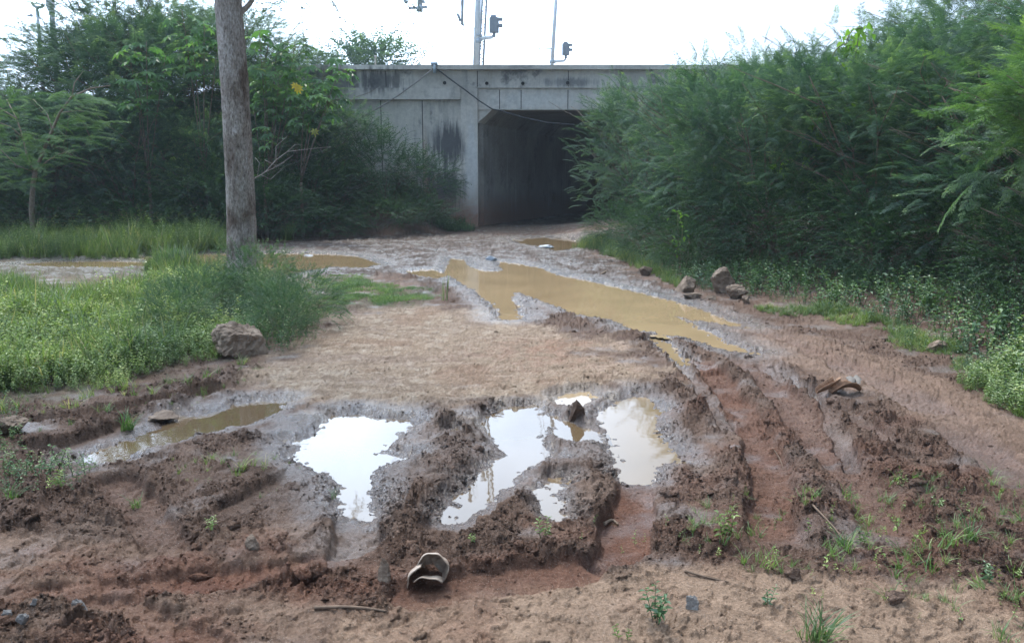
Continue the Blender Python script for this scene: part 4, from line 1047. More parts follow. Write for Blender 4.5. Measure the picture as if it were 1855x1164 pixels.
GU = 'leafy bushes at the foot of the right bush mass'
UB = [
 ('b0', 2.45, 19.2, .60, .6, 'low leafy clump where the right bank meets the tunnel mud'),
 ('b1', 2.75, 16.2, .65, .6, 'low leafy clump left of the two big boulders'),
 ('b2', 3.05, 14.1, .55, .55, 'low leafy clump against the left boulder'),
 ('b1', 4.95, 10.9, .60, .55, 'low leafy clump in shade midway along the right bank'),
 ('b2', 5.5, 8.6, .60, .65, 'low leafy clump behind the pale roadside stone'),
 ('b0', 5.35, 7.1, .55, .75, 'leafy clump at the right edge behind the weeds'),
]
 
WB = [('w1', 475, 560, .62, .70, 'leafy weed shrub hiding the right side of the trunk foot'), ('w0', 375, 570, .52, .55, 'leafy weed shrub hiding the left side of the trunk foot'), ('w0', 545, 590, .52, .60, 'leafy weed shrub spreading beside the sand right of the trunk'), ('w1', 510, 618, .36, .55, 'small leafy weed shrub just right of the large muddy rock'), ('w1', 320, 610, .42, .5, 'small leafy weed shrub left of the large muddy rock')]
for k, px, py, s, sz, lab in WB:
    x, y = P(px, py); put_bush(k, x, y, s, sz, lab, 'weed shrubs round the trunk foot')
UB += [
 ('b2', 3.55, 19.8, .85, .8, 'leafy undergrowth bush filling under the right edge of the tunnel bush'),
 ('b0', 3.75, 16.9, .85, .9, 'leafy undergrowth bush farther back left of the boulders'),
 ('b1', 4.1, 15.3, .8, .9, 'leafy undergrowth bush directly behind the left boulder'),
 ('b2', 4.35, 13.1, .8, .9, 'leafy undergrowth bush directly behind the taller boulder'),
 ('b0', 5.0, 12.1, .85, .8, 'leafy undergrowth bush in the shade right of the boulders'),
 ('b1', 5.8, 10.6, .85, .8, 'leafy undergrowth bush in the dark hollow on the right'),
 ('b2', 6.3, 9.3, .85, .85, 'leafy undergrowth bush in shade above the roadside stone'),
 ('b0', 6.3, 7.9, .8, .9, 'leafy undergrowth bush at the right edge in shade'),
]
for k, x, y, s, sz, lab in UB: put_bush(k, x, y, s, sz, lab, GU)
# bright spray bush at the far right, small forked acacia on the left
put_bush('p0', 5.95, 8.3, .85, .95, 'pale yellow green feathery bush reaching in from the right edge', None)

def small_acacia():
    Y = 19.5; g = gz(*W(58, 400, Y)[:2]); b = w3(58, 400, Y); root = empty('acacia_tree', (b[0], Y, g), 'small forked acacia with thin pale branches at the left edge', 'tree')
    off = np.array([b[0], Y, g])
    def q(l, dy=0): return [w3(px, py, Y+dy*i/len(l))-off for i, (px, py) in enumerate(l)]
    m = MB(); m.tube([np.array([0, 0, -.1])]+q([(57, 380), (60, 330), (64, 312)]), [.07, .06, .055, .05], 8)
    for l, r0, dy in (([(64,312),(78,275),(95,235),(108,205),(130,175),(165,160),(200,155)], .042, -.4), ([(64,312),(50,285),(42,250),(30,215),(12,180)], .038, .5), ([(64,312),(85,292),(105,280),(135,270)], .022, .6),
                      ([(42,250),(20,230),(-20,215)], .02, -.5), ([(95,235),(85,205),(60,180)], .02, .6), ([(108,205),(140,200),(170,205)], .018, -.4), ([(130,175),(135,150),(150,130)], .016, .4), ([(30,215),(-10,190),(-60,180)], .02, .5), ([(64,312),(30,300),(0,270),(-40,250)], .02, -.6)):
        m.tube(q(l, dy), np.linspace(r0, r0*.25, len(l)), 6)
    m.build('trunk', mat_simple('pale_bark', [(.16,.12,.09), (.30,.24,.18)], 20, .9), root)
    n = 230; pp = []; r = np.random.default_rng(5)
    for _ in range(n):
        px = r.uniform(-80, 190); top = 160+abs(px-40)*.10; bot = 345-max(0, px-60)*.75; py = top+(bot-top)*r.random()
        pp.append(w3(px, py, Y+r.uniform(-1.3, 1.0))-off)
    pp = np.array(pp); X = np.stack([pp[:,0]*.6+r.normal(0, .5, n), r.normal(-.3, .6, n), r.normal(.0, .15, n)], 1)
    V, Q, T = inst(FT2, pp-X*.2, X, np.array([[0, 0, 1.]])+r.normal(0, .2, (n, 3)), r.uniform(.45, .9, n), .1, np.full(n, -.05))
    mesh_np('crown', V, Q, M_FEATHER2, False, {'tint': ('FLOAT', T)}, root)
small_acacia()

def palmate(r, size, nl=8):
    m = MB(); 
    for k in range(nl):
        a = (k-(nl-1)/2)/(nl-1)*R(290); l = size*(1-.35*abs(k-(nl-1)/2)/((nl-1)/2)); d = np.array([math.cos(a), math.sin(a), 0]); s = np.array([-d[1], d[0], 0])
        wv = size*.17; m.add([(0, 0, 0), d*l*.55+s*wv+[0, 0, .0], d*l+[0, 0, -.28*l], d*l*.55-s*wv+[0, 0, .0]], [(0, 1, 2, 3)], .5)
    return np.concatenate(m.V), np.concatenate(m.Q), np.concatenate(m.T)
PALM = [palmate(None, .2), palmate(None, .2, 9), palmate(None, .18, 7)]
def castor(pxs, Y, base, label, seed, nleaf=26, ls=1.0, yellow=()):
    """pxs: stem tips in photo pixels"""
    r = np.random.default_rng(seed); b = w3(*base, Y); g = gz(b[0], Y); off = np.array([b[0], Y, g])
    root = empty('castor_plant', tuple(off), label, 'plant', 'castor plants among the left bushes'); m = MB(); pos = []; X = []; tb = []; sc = []
    m.tube([[0, 0, -.1], b-off], [.05, .04], 7) if b[2] > g+.1 else None
    for (px, py) in pxs:
        Yt = Y+r.uniform(-.4, .4); tip = w3(px, py, Yt)-off; p0 = b-off if b[2] > g+.1 else np.array([0, 0, -.1])
        ts = np.linspace(0, 1, 7); pts = [p0+(tip-p0)*t+np.array([0, 0, .12*math.sin(t*PI)]) for t in ts]; m.tube(pts, np.linspace(.020, .007, 7), 6)
        for k in range(nleaf//len(pxs)+1):
            t = r.uniform(.45, 1.0)**.6; c = p0+(tip-p0)*t; a = r.uniform(0, 2*PI); l = r.uniform(.18, .42)
            e = c+np.array([math.cos(a)*l, math.sin(a)*l, r.uniform(-.02, .22)]); m.tube([c, (c+e)/2+[0, 0, .04], e], [.006, .005, .004], 4)
            pos.append(e); X.append([math.cos(a), math.sin(a), -r.uniform(.0, .7)]); tb.append(r.normal(-.05, .18)); sc.append(ls*r.uniform(.7, 1.3))
    for px, py in yellow:
        pos.append(w3(px, py, Y-.5)-off); X.append([.05, -.1, -1]); tb.append(.5); sc.append(.9)
    m.build('stem', M_TWIG, root)
    n = len(pos); V, Q, T = inst(PALM, np.array(pos), np.array(X), np.array([[0, -.35, 1.]])+r.normal(0, .25, (n, 3)), np.array(sc), .05, np.clip(np.array(tb), -.4, .35) if not yellow else np.array(tb))
    mesh_np('leaves', V, Q, M_CASTOR, False, {'tint': ('FLOAT', T)}, root)
castor([(235, 100), (265, 75), (300, 100), (250, 150)], 22.3, (270, 330), 'castor plant left of the trunk halfway up the bushes', 1, 44, 1.45)
castor([(330, 20), (370, 45), (395, 80), (350, 80)], 22.6, (370, 320), 'tall castor plant touching the left side of the trunk', 2, 46, 1.4)
castor([(470, 60), (500, 95), (535, 80), (545, 120), (480, 130), (505, 150)], 23.2, (490, 340), 'big castor plant just right of the trunk', 3, 80, 1.45)
castor([(590, 120), (620, 115), (570, 160), (600, 180), (550, 190)], 23.0, (545, 330), 'castor plant with yellow leaves against the wing wall', 4, 60, 1.4, ((570, 238), (540, 160), (535, 155)))
castor([(60+400, 200), (500, 230), (440+40, 180)], 22.6, (480, 360), 'low castor plant hanging beside the trunk', 5, 18, 1.0)

def bare_branch():
    Y = 18.5; b = w3(466, 320, Y); m = MB()
    L = [([(450,330),(480,312),(500,290),(520,275),(560,270),(600,266)], .011), ([(500,290),(500,265),(520,247)], .01), ([(480,312),(505,300),(530,282)], .009), ([(466,320),(470,295),(462,285)], .008), ([(520,275),(535,262),(548,262)], .007), ([(472,316),(490,325),(512,305)], .007),([(480,290),(500,300),(515,295)], .007)]
    for l, r0 in L: m.tube([w3(px, py, Y+.1*i) for i, (px, py) in enumerate(l)], np.linspace(r0, r0*.35, len(l)), 5)
    g = gz(b[0], Y); m.tube([(b[0]-.3, Y+.1, g-.1), (b[0]-.15, Y+.05, (g+b[2])/2), w3(450, 330, Y)], [.014, .012, .011], 6)
    o = m.build('dead_branch', mat_simple('bleached_wood', [(.18,.16,.14), (.30,.27,.24)], 20, .9), None, True, tuple(b)); tag(o, 'bleached bare branch with thin twigs right of the trunk', 'branch')
bare_branch()

def vine():
    Y = 14.0; r = np.random.default_rng(9); b = w3(1500, 250, Y); root = empty('climbing_vine', tuple(b), 'bright yellow green vine with heart leaves hanging over the right bushes', 'vine')
    m = MB(); lines = [[(1470,250),(1490,190),(1520,130),(1545,75),(1562,50),(1570,75)], [(1545,75),(1515,85),(1500,120),(1520,140)], [(1490,190),(1475,230),(1460,290)], [(1562,50),(1540,55),(1530,90),(1540,130)], [(1555,70),(1540,160),(1530,200)], [(1470,250),(1440,290),(1420,300)]]
    pos = []
    for l in lines:
        q = smooth_line([w3(px, py, Y-.9+.1*i)-b for i, (px, py) in enumerate(l)], 2); m.tube(q, np.linspace(.012, .005, len(q)), 5)
        for _ in range(22): pos.append(q[r.integers(len(q))]+r.normal(0, .07, 3))
    m.build('stem', M_STEM, root); n = len(pos)
    lf = leafquad(.15, .11, .2, .2); T = [(lf, np.array([[0, 1, 2, 3]]), np.full(4, .5))]
    X = np.stack([r.normal(0, .5, n), r.normal(-.2, .5, n), r.normal(-.8, .3, n)], 1)
    V, Q, Tt = inst(T, np.array(pos), X, r.normal(0, 1, (n, 3)), r.uniform(.6, 1.3, n), .25)
    mesh_np('leaves', V, Q, M_VINE, False, {'tint': ('FLOAT', Tt)}, root)
vine()
def sapling(px, py, pyb, Y, label, seed, n=30, ls=1.0):
    r = np.random.default_rng(seed); b = w3(px, pyb, Y); g = gz(b[0], Y) if pyb > 330 else None
    root = empty('vine_shoot', tuple(b), label, 'shoot'); m = MB(); t0 = w3(px, py, Y)-b
    q = smooth_line([np.zeros(3), t0*.5+[.08, -.1, 0], t0], 2); m.tube(q, np.linspace(.01, .004, len(q)), 5)
    pos = np.array([q[r.integers(len(q))]+r.normal(0, .06, 3) for _ in range(n)]); m.build('stem', M_STEM, root)
    lf = leafquad(.13*ls, .075*ls, .2, .2)
    V, Q, T = inst([(lf, np.array([[0, 1, 2, 3]]), np.full(4, .5))], pos, np.stack([r.normal(0, 1, n), r.normal(-.2, .6, n), r.normal(-.3, .4, n)], 1), np.array([[0, -.3, 1.]])+r.normal(0, .3, (n, 3)), r.uniform(.6, 1.2, n), .2)
    mesh_np('leaves', V, Q, M_VINE, False, {'tint': ('FLOAT', T)}, root)
sapling(1228, 385, 450, 13.6, 'small bright green shoot against the dark bushes above the left boulder', 3, 26, .7)
sapling(1240, 135, 210, 19.0, 'shoot with long drooping leaflets above the fascia end', 4, 30, 1.3)
sapling(1265, 205, 240, 17.5, 'pale drooping shoot halfway up the right bushes', 5, 26, 1.2)

# far tree beyond the line
def far_tree():
    Y = 58; b = w3(660, 110, Y); root = empty('distant_tree', (b[0], Y, 0), 'distant rounded treetop peeping above the coping on the left', 'tree')
    crown_mesh('crown', 4.6, 3.2, 2.1, b[2]-1.1, 700, [(V*4.2, Q, T) for V, Q, T in LT], M_FEATHER, 77, -.9, 0, (.5, .9), root, .4)
    m = MB(); m.tube([(0, 0, -.2), (.1, 0, 3), (0, 0, b[2]-2)], [.3, .22, .15], 8); m.build('trunk', M_TWIG, root)
far_tree()

# ------------------------------------------------------------------ the big tree
def big_tree():
    Y = 13.7; base = P(437, 497); g = gz(*base); root = empty('tree', (base[0], base[1], g), 'tall bare grey brown tree trunk rising from weeds out of the picture', 'tree')
    Y = base[1]; off = np.array([base[0], base[1], g])
    prof = [(438,512,42),(437,498,33),(437,485,28.5),(438,470,26.8),(438,420,26.6),(435,350,25.2),(430,250,24.4),(425,150,24),(418,60,23.5),(413,0,23),(406,-80,21),(398,-180,18),(392,-300,16),(388,-430,14)]
    cs = []; rs = []
    for px, py, hw in prof:
        p = w3(px, py, Y); cs.append(p-off); rs.append(hw/F*Y*.92)
    cs = np.array(cs); rs = np.array(rs); cs[0][2] = -.15
    zz = np.concatenate([np.linspace(cs[0][2], 5.2, 620), np.linspace(5.25, cs[-1][2], 60)])
    n = 150; A = np.arange(n)/n*2*PI; cx = np.interp(zz, cs[:,2], cs[:,0]); rr = np.interp(zz, cs[:,2], rs)
    AA, ZZ = np.meshgrid(A, zz)
    ca, sa = np.cos(AA), np.sin(AA); u = AA/(2*PI)
    # bark: periodic through sin/cos sampling of 2d noise pairs
    def pn(f, fz, s, o=4, ridge=False): return .5*(fbm(ca*f+10, ZZ*fz+sa*f*.3, o, s, .55, ridge)+fbm(sa*f-7, ZZ*fz-ca*f*.3, o, s+50, .55, ridge))
    disp = +.022*pn(8, 2.6, 301, 5, True)+.030*pn(1.6, .9, 303)+.007*pn(22, 9, 305)
    # knots
    for a0, z0, s0, d0 in ((4.6, .62, .10, .03), (4.9, 2.4, .07, .02), (4.3, 1.55, .06, .015), (5.3, 3.3, .08, .02), (4.4, 3.75, .06, .015), (5.35, .95, .12, -.035), (4.2, 2.95, .05, .012)):
        d2 = ((np.angle(np.exp(1j*(AA-a0)))*.23)**2+(ZZ-z0)**2)/s0**2; disp = disp+d0*np.exp(-d2)
    root_f = .16*np.exp(-np.maximum(ZZ, 0)*6)*(1+.5*np.cos(AA*4+1)); RR = rr[:, None]*(1+root_f)+disp
    V = np.stack([cx[:, None]+RR*ca, RR*sa, ZZ], -1).reshape(-1, 3)
    i = np.arange(len(zz)*n).reshape(len(zz), n); j = np.roll(i, -1, 1)
    Q = np.stack([i[:-1], j[:-1], j[1:], i[1:]], -1).reshape(-1, 4)
    mesh_np('trunk', V, Q, M_BARK, True, None, root)
    # limbs and crown above the picture
    r = np.random.default_rng(12); m = MB(); tips = []
    top = cs[-1]
    def limb(p, d, L, r0, lv):
        pts = [p]; q = p.copy(); d = d/np.linalg.norm(d)
        for k in range(6):
            d = d+r.normal(0, .13, 3)+[0, 0, .03 if lv < 2 else -.06]; d /= np.linalg.norm(d); q = q+d*L/6; pts.append(q.copy())
            if lv < 3 and k >= 1 and r.random() < (.75 if lv < 2 else .8):
                s = np.cross(d, r.normal(0, 1, 3)); limb(q.copy(), d+s/np.linalg.norm(s)*.9, L*.55, r0*(.5), lv+1)
            if lv >= 2: tips.append((q.copy(), d.copy()))
        m.tube(pts, np.linspace(r0, r0*.35, 7), 8 if lv < 2 else 5)
    fork = w3(437, 22, Y)-off; 
    m.tube([fork-[.12, 0, .16], fork, w3(452, 8, Y)-off, w3(470, -20, Y)-off, w3(500, -80, Y)-off, w3(540, -150, Y)-off], [.05, .05, .042, .038, .03, .02], 8)
    limb(w3(500, -80, Y)-off, np.array([.8, .2, .35]), 2.2, .026, 1)
    for k in range(6):
        a = k*1.05+.3; limb(cs[-2 if k % 2 else -1]+0., np.array([math.cos(a), math.sin(a), .9]), 3.0, .085, 0)
    limb(top+0., np.array([.1, 0, 1.]), 2.5, .12, 0)
    m.build('limbs', M_BARK, root)
    # the leafy sprays that hang into the top of the picture
    m2 = MB(); 
    for l in ([(560,-150),(548,-60),(545,-10),(548,50),(549,75)], [(545,-60),(590,-20),(612,20),(620,30)], [(545,-60),(520,-20),(505,10)], [(560,-80),(580,-40),(575,0)], [(470,-60),(480,-30),(470,0),(462,12)]):
        q = smooth_line([w3(px, py, Y+.2)-off for px, py in l], 2); m2.tube(q, np.linspace(.012, .004, len(q)), 5)
        for p in q[len(q)//3:]: tips.append((p, np.array([r.normal(0, .5), r.normal(0, .5), -.5])))
        for p in q[len(q)//2:]: tips.append((p+r.normal(0, .08, 3), np.array([r.normal(0, .8), r.normal(0, .5), -.3])))
    m2.build('hanging_twigs', M_TWIG, root)
    pos = np.array([t[0] for t in tips]); X = np.array([t[1] for t in tips])+r.normal(0, .4, (len(tips), 3)); n = len(pos)
    V, Q, T = inst(LT_S, pos, X, np.array([[0, 0, 1.]])+r.normal(0, .3, (n, 3)), r.uniform(.55, .95, n), .1, np.full(n, .1))
    mesh_np('crown', V, Q, M_BROAD, False, {'tint': ('FLOAT', T)}, root)
big_tree()

# ------------------------------------------------------------------ ground cover
def pts_in(poly, n, z=0.0):
    pl = PP(poly, z); x0, y0 = pl.min(0); x1, y1 = pl.max(0); out = []
    while sum(len(o) for o in out) < n:
        x = rng.uniform(x0, x1, n*2); y = rng.uniform(y0, y1, n*2)
        s = polysd(x, y, pl)+.35*fbm(x*1.7, y*1.7, 3, 7)*min(1, (y1-y0)/3); k = s < 0
        out.append(np.stack([x[k], y[k]], 1))
    return np.concatenate(out)[:n]
def cover(name, poly, n, templ, mat, smin, smax, tb=0, tj=.12, kind='stuff', patch=0.0, label=None, cat=None, mound=None, lean=.18):
    p = pts_in(poly, n)
    if patch > 0:
        k = fbm(p[:,0]*2.2, p[:,1]*2.2, 3, 123)+rng.normal(0, .1, len(p)) > (patch-.5); p = p[k]
    h, _, _, pud = ground(p[:,0], p[:,1]); k = pud > .03; p = p[k]; h = h[k]
    n = len(p); a = rng.uniform(0, 2*PI, n)
    Z = np.array([[0, 0, 1.]])+rng.normal(0, lean, (n, 3)); X = np.stack([np.cos(a), np.sin(a), np.zeros(n)], 1); X = X-Z*(X*Z).sum(1, keepdims=True)/(Z*Z).sum(1, keepdims=True)
    mm = 1.0
    sc = rng.uniform(smin, smax, n)*(1+.35*fbm(p[:,0]*1.5, p[:,1]*1.5, 2, 88))
    sdv = polysd(p[:,0], p[:,1], PP(poly)); ew = .45 if 'sprouts' not in name else .01
    sc = sc*(.45+.55*sstep(.1, -ew, sdv))*(1+.45*fbm(p[:,0]*3.5, p[:,1]*3.5, 2, 89))*np.where(rng.random(n) < .06, 1.45, 1)
    V, Q, T = inst(templ, np.stack([p[:,0], p[:,1], h-.01], 1), X, Z, sc, tj, tb+.22*fbm(p[:,0]*.9, p[:,1]*.9, 3, 99))
    o = mesh_np(name, V, Q, mat, False, {'tint': ('FLOAT', T)}); tag(o, label, cat, None, kind); return o
SP = [sprig_template(.34, 15, .064, .036, s, .58) for s in range(6)]
SPS = [sprig_template(.16, 9, .040, .022, 30+s, .52) for s in range(5)]
SPT = [sprig_template(.60, 24, .055, .026, 60+s, .45, .4) for s in range(5)]
TU = [tuft_template(.40, 14, .008, s) for s in range(5)]
TUT = [tuft_template(.62, 16, .011, 10+s, .45) for s in range(5)]
TUS = [tuft_template(.06, 12, .004, 20+s, .7, .5, .05, .03) for s in range(5)]
TUM = [tuft_template(.16, 14, .005, 40+s, .8, .5, .08, .015) for s in range(5)]
edge = lambda p: np.ones(len(p))
# near leafy weeds, left
cover('weeds', [(-300,545),(0,545),(110,560),(240,575),(380,560),(450,600),(440,640),(330,665),(200,700),(60,715),(-300,760)], 11500, SP, M_WEED, .35, .75, .0, .14, label='pale green leafy weeds covering the left foreground bank', cat='weeds')
cover('weeds', [(290,530),(400,500),(500,500),(590,555),(590,600),(530,640),(480,640),(380,640),(330,600)], 2200, SP, M_WEED2, .4, .75, -.02, .12, label='darker leafy weeds heaped round the foot of the trunk', cat='weeds')
cover('weeds', [(170,425),(280,405),(420,410),(420,455),(300,470),(190,462)], 5200, SPT, M_WEED, .65, 1.05, -.1, .12, label='tall leafy weeds in the strip beyond the pond left of the trunk', cat='weeds')
cover('weeds', [(480,424),(860,420),(850,414),(700,412),(480,410)], 3200, SPS, M_WEED2, 1.2, 2.6, -.05, .12, label='low weeds fringing the bank before the wing wall', cat='weeds')
cover('weeds', [(-300,720),(30,725),(90,790),(200,850),(140,900),(0,925),(-300,1000)], 1500, SPS, M_WEED2, .45, .95, .05, .12, label='creeping weeds at the left edge beside the near ruts', cat='weeds', patch=.45)
cover('weeds', [(1040,448),(1120,470),(1230,520),(1400,552),(1560,590),(1700,650),(1760,700),(1900,800),(2300,780),(2300,600),(1500,520),(1100,440)], 6500, SPS, M_WEED2, .8, 1.9, -.05, .14, label='shaded weeds along the foot of the right bushes', cat='weeds', patch=.3)
cover('weeds', [(1740,690),(1860,660),(2100,700),(2100,830),(1880,770),(1790,735)], 1300, SP, M_WEED, .6, 1.0, -.05, .14, label='dry tipped weeds at the right edge of the track', cat='weeds')
cover('weeds', [(-300,440),(0,440),(200,450),(190,468),(0,474),(-300,480)], 1500, SPT, M_WEED, .6, 1.0, -.05, .12, label='weeds mixed into the tall grass at the far left of the pond', cat='weeds')
cover('weeds', [(250,520),(420,505),(430,530),(330,560),(200,575),(100,565)], 900, SP, M_WEED, .55, .95, -.05, .14, label='leggy weeds between the grass clumps and the leafy bank', cat='weeds', patch=.3)
cover('grass', [(-300,555),(0,550),(110,565),(240,580),(380,565),(440,640),(330,660),(200,690),(60,705),(-300,740)], 900, TU, M_GRASS, .5, 1.2, .05, .14, label='long grass blades poking out of the left leafy weeds', cat='grass', patch=.5)
cover('weeds', [(-300,570),(150,570),(380,590),(400,640),(200,690),(-300,730)], 700, SPT, M_WEED2, .3, .55, -.1, .12, label='taller dull weeds scattered through the left leafy bank', cat='weeds', patch=.5)
# grasses
cover('grass', [(-400,425),(0,425),(200,430),(420,425),(420,458),(250,470),(0,470),(-400,480)], 6000, TUT, M_GRASS, .45, .95, .05, .12, label='tall grass in the strip beyond the pond', cat='grass')
cover('grass', [(-300,515),(60,520),(140,530),(200,540),(260,515),(400,505),(430,525),(350,570),(200,580),(0,560),(-300,560)], 3000, TU, M_GRASS, .55, 1.0, .0, .14, label='rank grass on the near side of the left pond', cat='grass', patch=.30)
cover('grass', [(270,488),(310,478),(400,470),(420,490),(330,502),(280,505)], 900, TU, M_GRASS, .8, 1.4, .0, .12, label='grass clump patch on the pond edge left of the trunk', cat='grass')
cover('lawn', [(560,502),(640,498),(700,512),(790,530),(800,548),(720,556),(650,552),(600,575),(560,580)], 11000, TUS, M_LAWN, .45, 1.1, .1, .16, label='short bright lawn-like turf between weeds and sand', cat='grass', patch=.48)
cover('grass', [(-200,690),(300,690),(470,640),(470,690),(330,740),(200,770),(0,790),(-200,800)], 190, TUM, M_GRASS, .4, 1.0, .1, .12, label='thin grass sprigs along the left mud ridges', cat='grass', patch=.4)
cover('grass', [(1360,560),(1500,585),(1700,650),(1760,705),(1900,790),(1880,700),(1700,620),(1500,560)], 2600, TUM, M_GRASS, .5, 1.1, -.05, .12, label='sparse roadside grass between track and right bushes', cat='grass', patch=.35)
cover('grass', [(1000,445),(1080,455),(1230,520),(1220,500),(1090,440)], 700, TU, M_GRASS, .5, .9, .1, .12, label='grass hanging over the mud right of the tunnel', cat='grass')
cover('grass', [(300,830),(520,820),(560,870),(420,900),(330,880)], 34, TUM, M_GRASS, .35, .9, .1, .1, label='scattered grass blades on the mound below the left puddle', cat='grass')
cover('sprouts', [(1150,940),(1500,880),(1855,860),(1855,1150),(1500,1060),(1250,1010)], 150, TUM, M_LAWN, .25, .55, .2, .1, label='tiny grass sprouts dotting the right foreground', cat='sprouts', lean=.3)
cover('sprouts', [(1150,940),(1500,880),(1855,860),(1855,1164),(1500,1100),(1250,1040),(980,1000)], 80, SPS, M_WEED, .25, .5, .1, .1, label='tiny leafy sprouts dotting the right foreground', cat='sprouts', lean=.3)

# ------------------------------------------------------------------ single plants, stones, litter
def plant(px, py, templ, mat, sc, label, name='seedling', cat='seedling', n=3, spread=.02, tb=.05):
    x, y = P(px, py); g = gz(x, y); root_n = n
    a = rng.uniform(0, 2*PI, n); r = rng.uniform(0, spread, n); pos = np.stack([np.cos(a)*r, np.sin(a)*r, np.full(n, -.01)], 1)
    Z = np.array([[0, 0, 1.]])+np.stack([np.cos(a)*.25, np.sin(a)*.25, np.zeros(n)], 1)*(n > 1)
    b = rng.uniform(0, 2*PI, n); X = np.stack([np.cos(b), np.sin(b), np.zeros(n)], 1)
    X = X-Z*(X*Z).sum(1, keepdims=True)/(Z*Z).sum(1, keepdims=True)
    V, Q, T = inst(templ, pos, X, Z, rng.uniform(.8, 1.15, n)*sc, .1, np.full(n, tb))
    o = mesh_np(name, V, Q, mat, False, {'tint': ('FLOAT', T)}); o.location = (x, y, g); return tag(o, label, cat)
SEED = [sprig_template(.15, 14, .05, .02, 300+s, .45, .1, .1) for s in range(4)]
plant(1188, 1125, SEED, M_WEED2, 1.0, 'branching leafy seedling on bare sand at the bottom centre right', n=4, spread=.03)
plant(1318, 985, SEED, M_WEED, .95, 'upright bright seedling left of the deep red rut', n=3)
plant(1390, 1092, SEED, M_WEED2, .7, 'small seedling on the sand below the deep red rut', n=2)
plant(985, 990, SEED, M_WEED, .6, 'seedling on the clod ridge below the narrow puddle', n=3)
plant(860, 990, SEED, M_WEED, .35, 'tiny seedling on the clod ridge right of the broken shell', n=2)
plant(385, 968, SEED, M_WEED, .5, 'pale little seedling between the left foreground ruts', n=3, tb=.2)
plant(1130, 1158, SEED, M_WEED, .45, 'seedling at the very bottom edge', n=2)
plant(1560, 990, SEED, M_WEED, .5, 'thin sprig between the two right ruts', n=2)
plant(1700, 925, SEED, M_WEED, .5, 'sprig on the churned soil right of the second rut', n=3)
plant(1790, 1060, SEED, M_WEED2, .6, 'grey green sprig near the lower right corner', n=3, tb=.2)
plant(95, 890, SEED, M_WEED, .7, 'leafy creeper sprig at left beside the footprint hollow', n=4, spread=.05)
plant(1470, 1155, TUM, M_GRASS, 1.1, 'largest grass tuft at the bottom edge', 'grass_tuft', 'grass tuft', 4, .04)
plant(1815, 1160, TUM, M_LAWN, .6, 'small grass tuft in the lower right corner', 'grass_tuft', 'grass tuft', 2)
plant(225, 768, TUM, M_LAWN, 1.2, 'grass tuft beside the flat stone near the left puddle', 'grass_tuft', 'grass tuft', 4, .04)
plant(240, 905, TUM, M_LAWN, .6, 'short grass tuft above the left hollow', 'grass_tuft', 'grass tuft', 2)
plant(20, 905, TUM, M_LAWN, .8, 'grass tuft at the left edge', 'grass_tuft', 'grass tuft', 3)
plant(600, 890, TUM, M_LAWN, .5, 'single thin grass tuft by the tail of the white puddle', 'grass_tuft', 'grass tuft', 1)
plant(1530, 1000, TUM, M_LAWN, .7, 'grass tuft between the two right ruts', 'grass_tuft', 'grass tuft', 3)
plant(1755, 985, TUM, M_LAWN, .8, 'grass tuft on the right churned soil', 'grass_tuft', 'grass tuft', 3)
plant(1615, 1085, TUM, M_LAWN, .6, 'weedy tuft low on the right sand', 'grass_tuft', 'grass tuft', 2)
plant(805, 545, [tuft_template(.45, 9, .008, 77, .12, .5, .3, .03)], M_GRASS, .95, 'upright reed sprout on the muddy edge of the far puddle', 'reed', 'reed', 2, .03)
plant(515, 437, TUT, M_GRASS, 1.1, 'lone grass tussock on the mud beyond the pond', 'grass_tuft', 'grass tuft', 5, .12)
plant(465, 520, TU, M_GRASS, .9, 'grass tuft at the foot of the trunk', 'grass_tuft', 'grass tuft', 5, .1)

from mathutils import noise as mn
def rock(px, py, wpx, hpx, mat, label, name='rock', cat='rock', seed=0, flat=1.0, sink=.4, cut=5, depthf=.8, z0=0.0, jag=.18):
    """py: the line where the rock meets the ground"""
    x, y = P(px, py, z0); d = math.hypot(y, CAMH); sc = d/F; wd = wpx*sc; ht = hpx*sc*1.05; g = gz(x, y)
    r = np.random.default_rng(seed); n1, n2 = 64, 44
    A = np.arange(n1)/n1*2*PI; B = np.linspace(-PI/2, PI/2, n2); AA, BB = np.meshgrid(A, B)
    V = np.stack([np.cos(BB)*np.cos(AA), np.cos(BB)*np.sin(AA), np.sin(BB)], -1).reshape(-1, 3)
    lim = np.full(len(V), 1.0)
    for _ in range(cut+6):
        nn = r.normal(0, 1, 3); nn /= np.linalg.norm(nn); dd = r.uniform(.42, .72); q = V@nn; lim = np.where(q > dd, np.minimum(lim, dd/np.maximum(q, 1e-3)), lim)
    V = V*lim[:, None]
    V = np.array([v*(1+jag*.7*mn.noise(mathutils.Vector(v*2.2+seed))+jag*.55*mn.noise(mathutils.Vector(v*6+seed))+jag*.3*mn.noise(mathutils.Vector(v*14+seed))) for v in V])
    V = V/np.array([np.ptp(V[:,0]), np.ptp(V[:,1]), np.ptp(V[:,2])])
    V = V*np.array([wd, wd*depthf, ht*(1+sink)])*np.array([1, 1, 1]); V[:,2] += ht*(1+sink)/2-ht*sink
    i = np.arange(n1*n2).reshape(n2, n1); j = np.roll(i, -1, 1); Q = np.stack([i[:-1], j[:-1], j[1:], i[1:]], -1).reshape(-1, 4)
    o = mesh_np(name, V, Q, mat, False); o.location = (x, y+wd*depthf*.4, g); o.rotation_euler = (0, 0, r.uniform(-.3, .3)); return tag(o, label, cat)
rock(432, 646, 102, 54, M_ROCK, 'large mud coloured rock in the weeds below the trunk', seed=3, depthf=.9)
rock(268, 758, 70, 9, M_DARKROCK, 'flat mud smeared stone at the edge of the left puddle', seed=4, sink=.8)
rock(10, 790, 60, 24, M_DARKROCK, 'dark rounded rock at the left edge', seed=5)
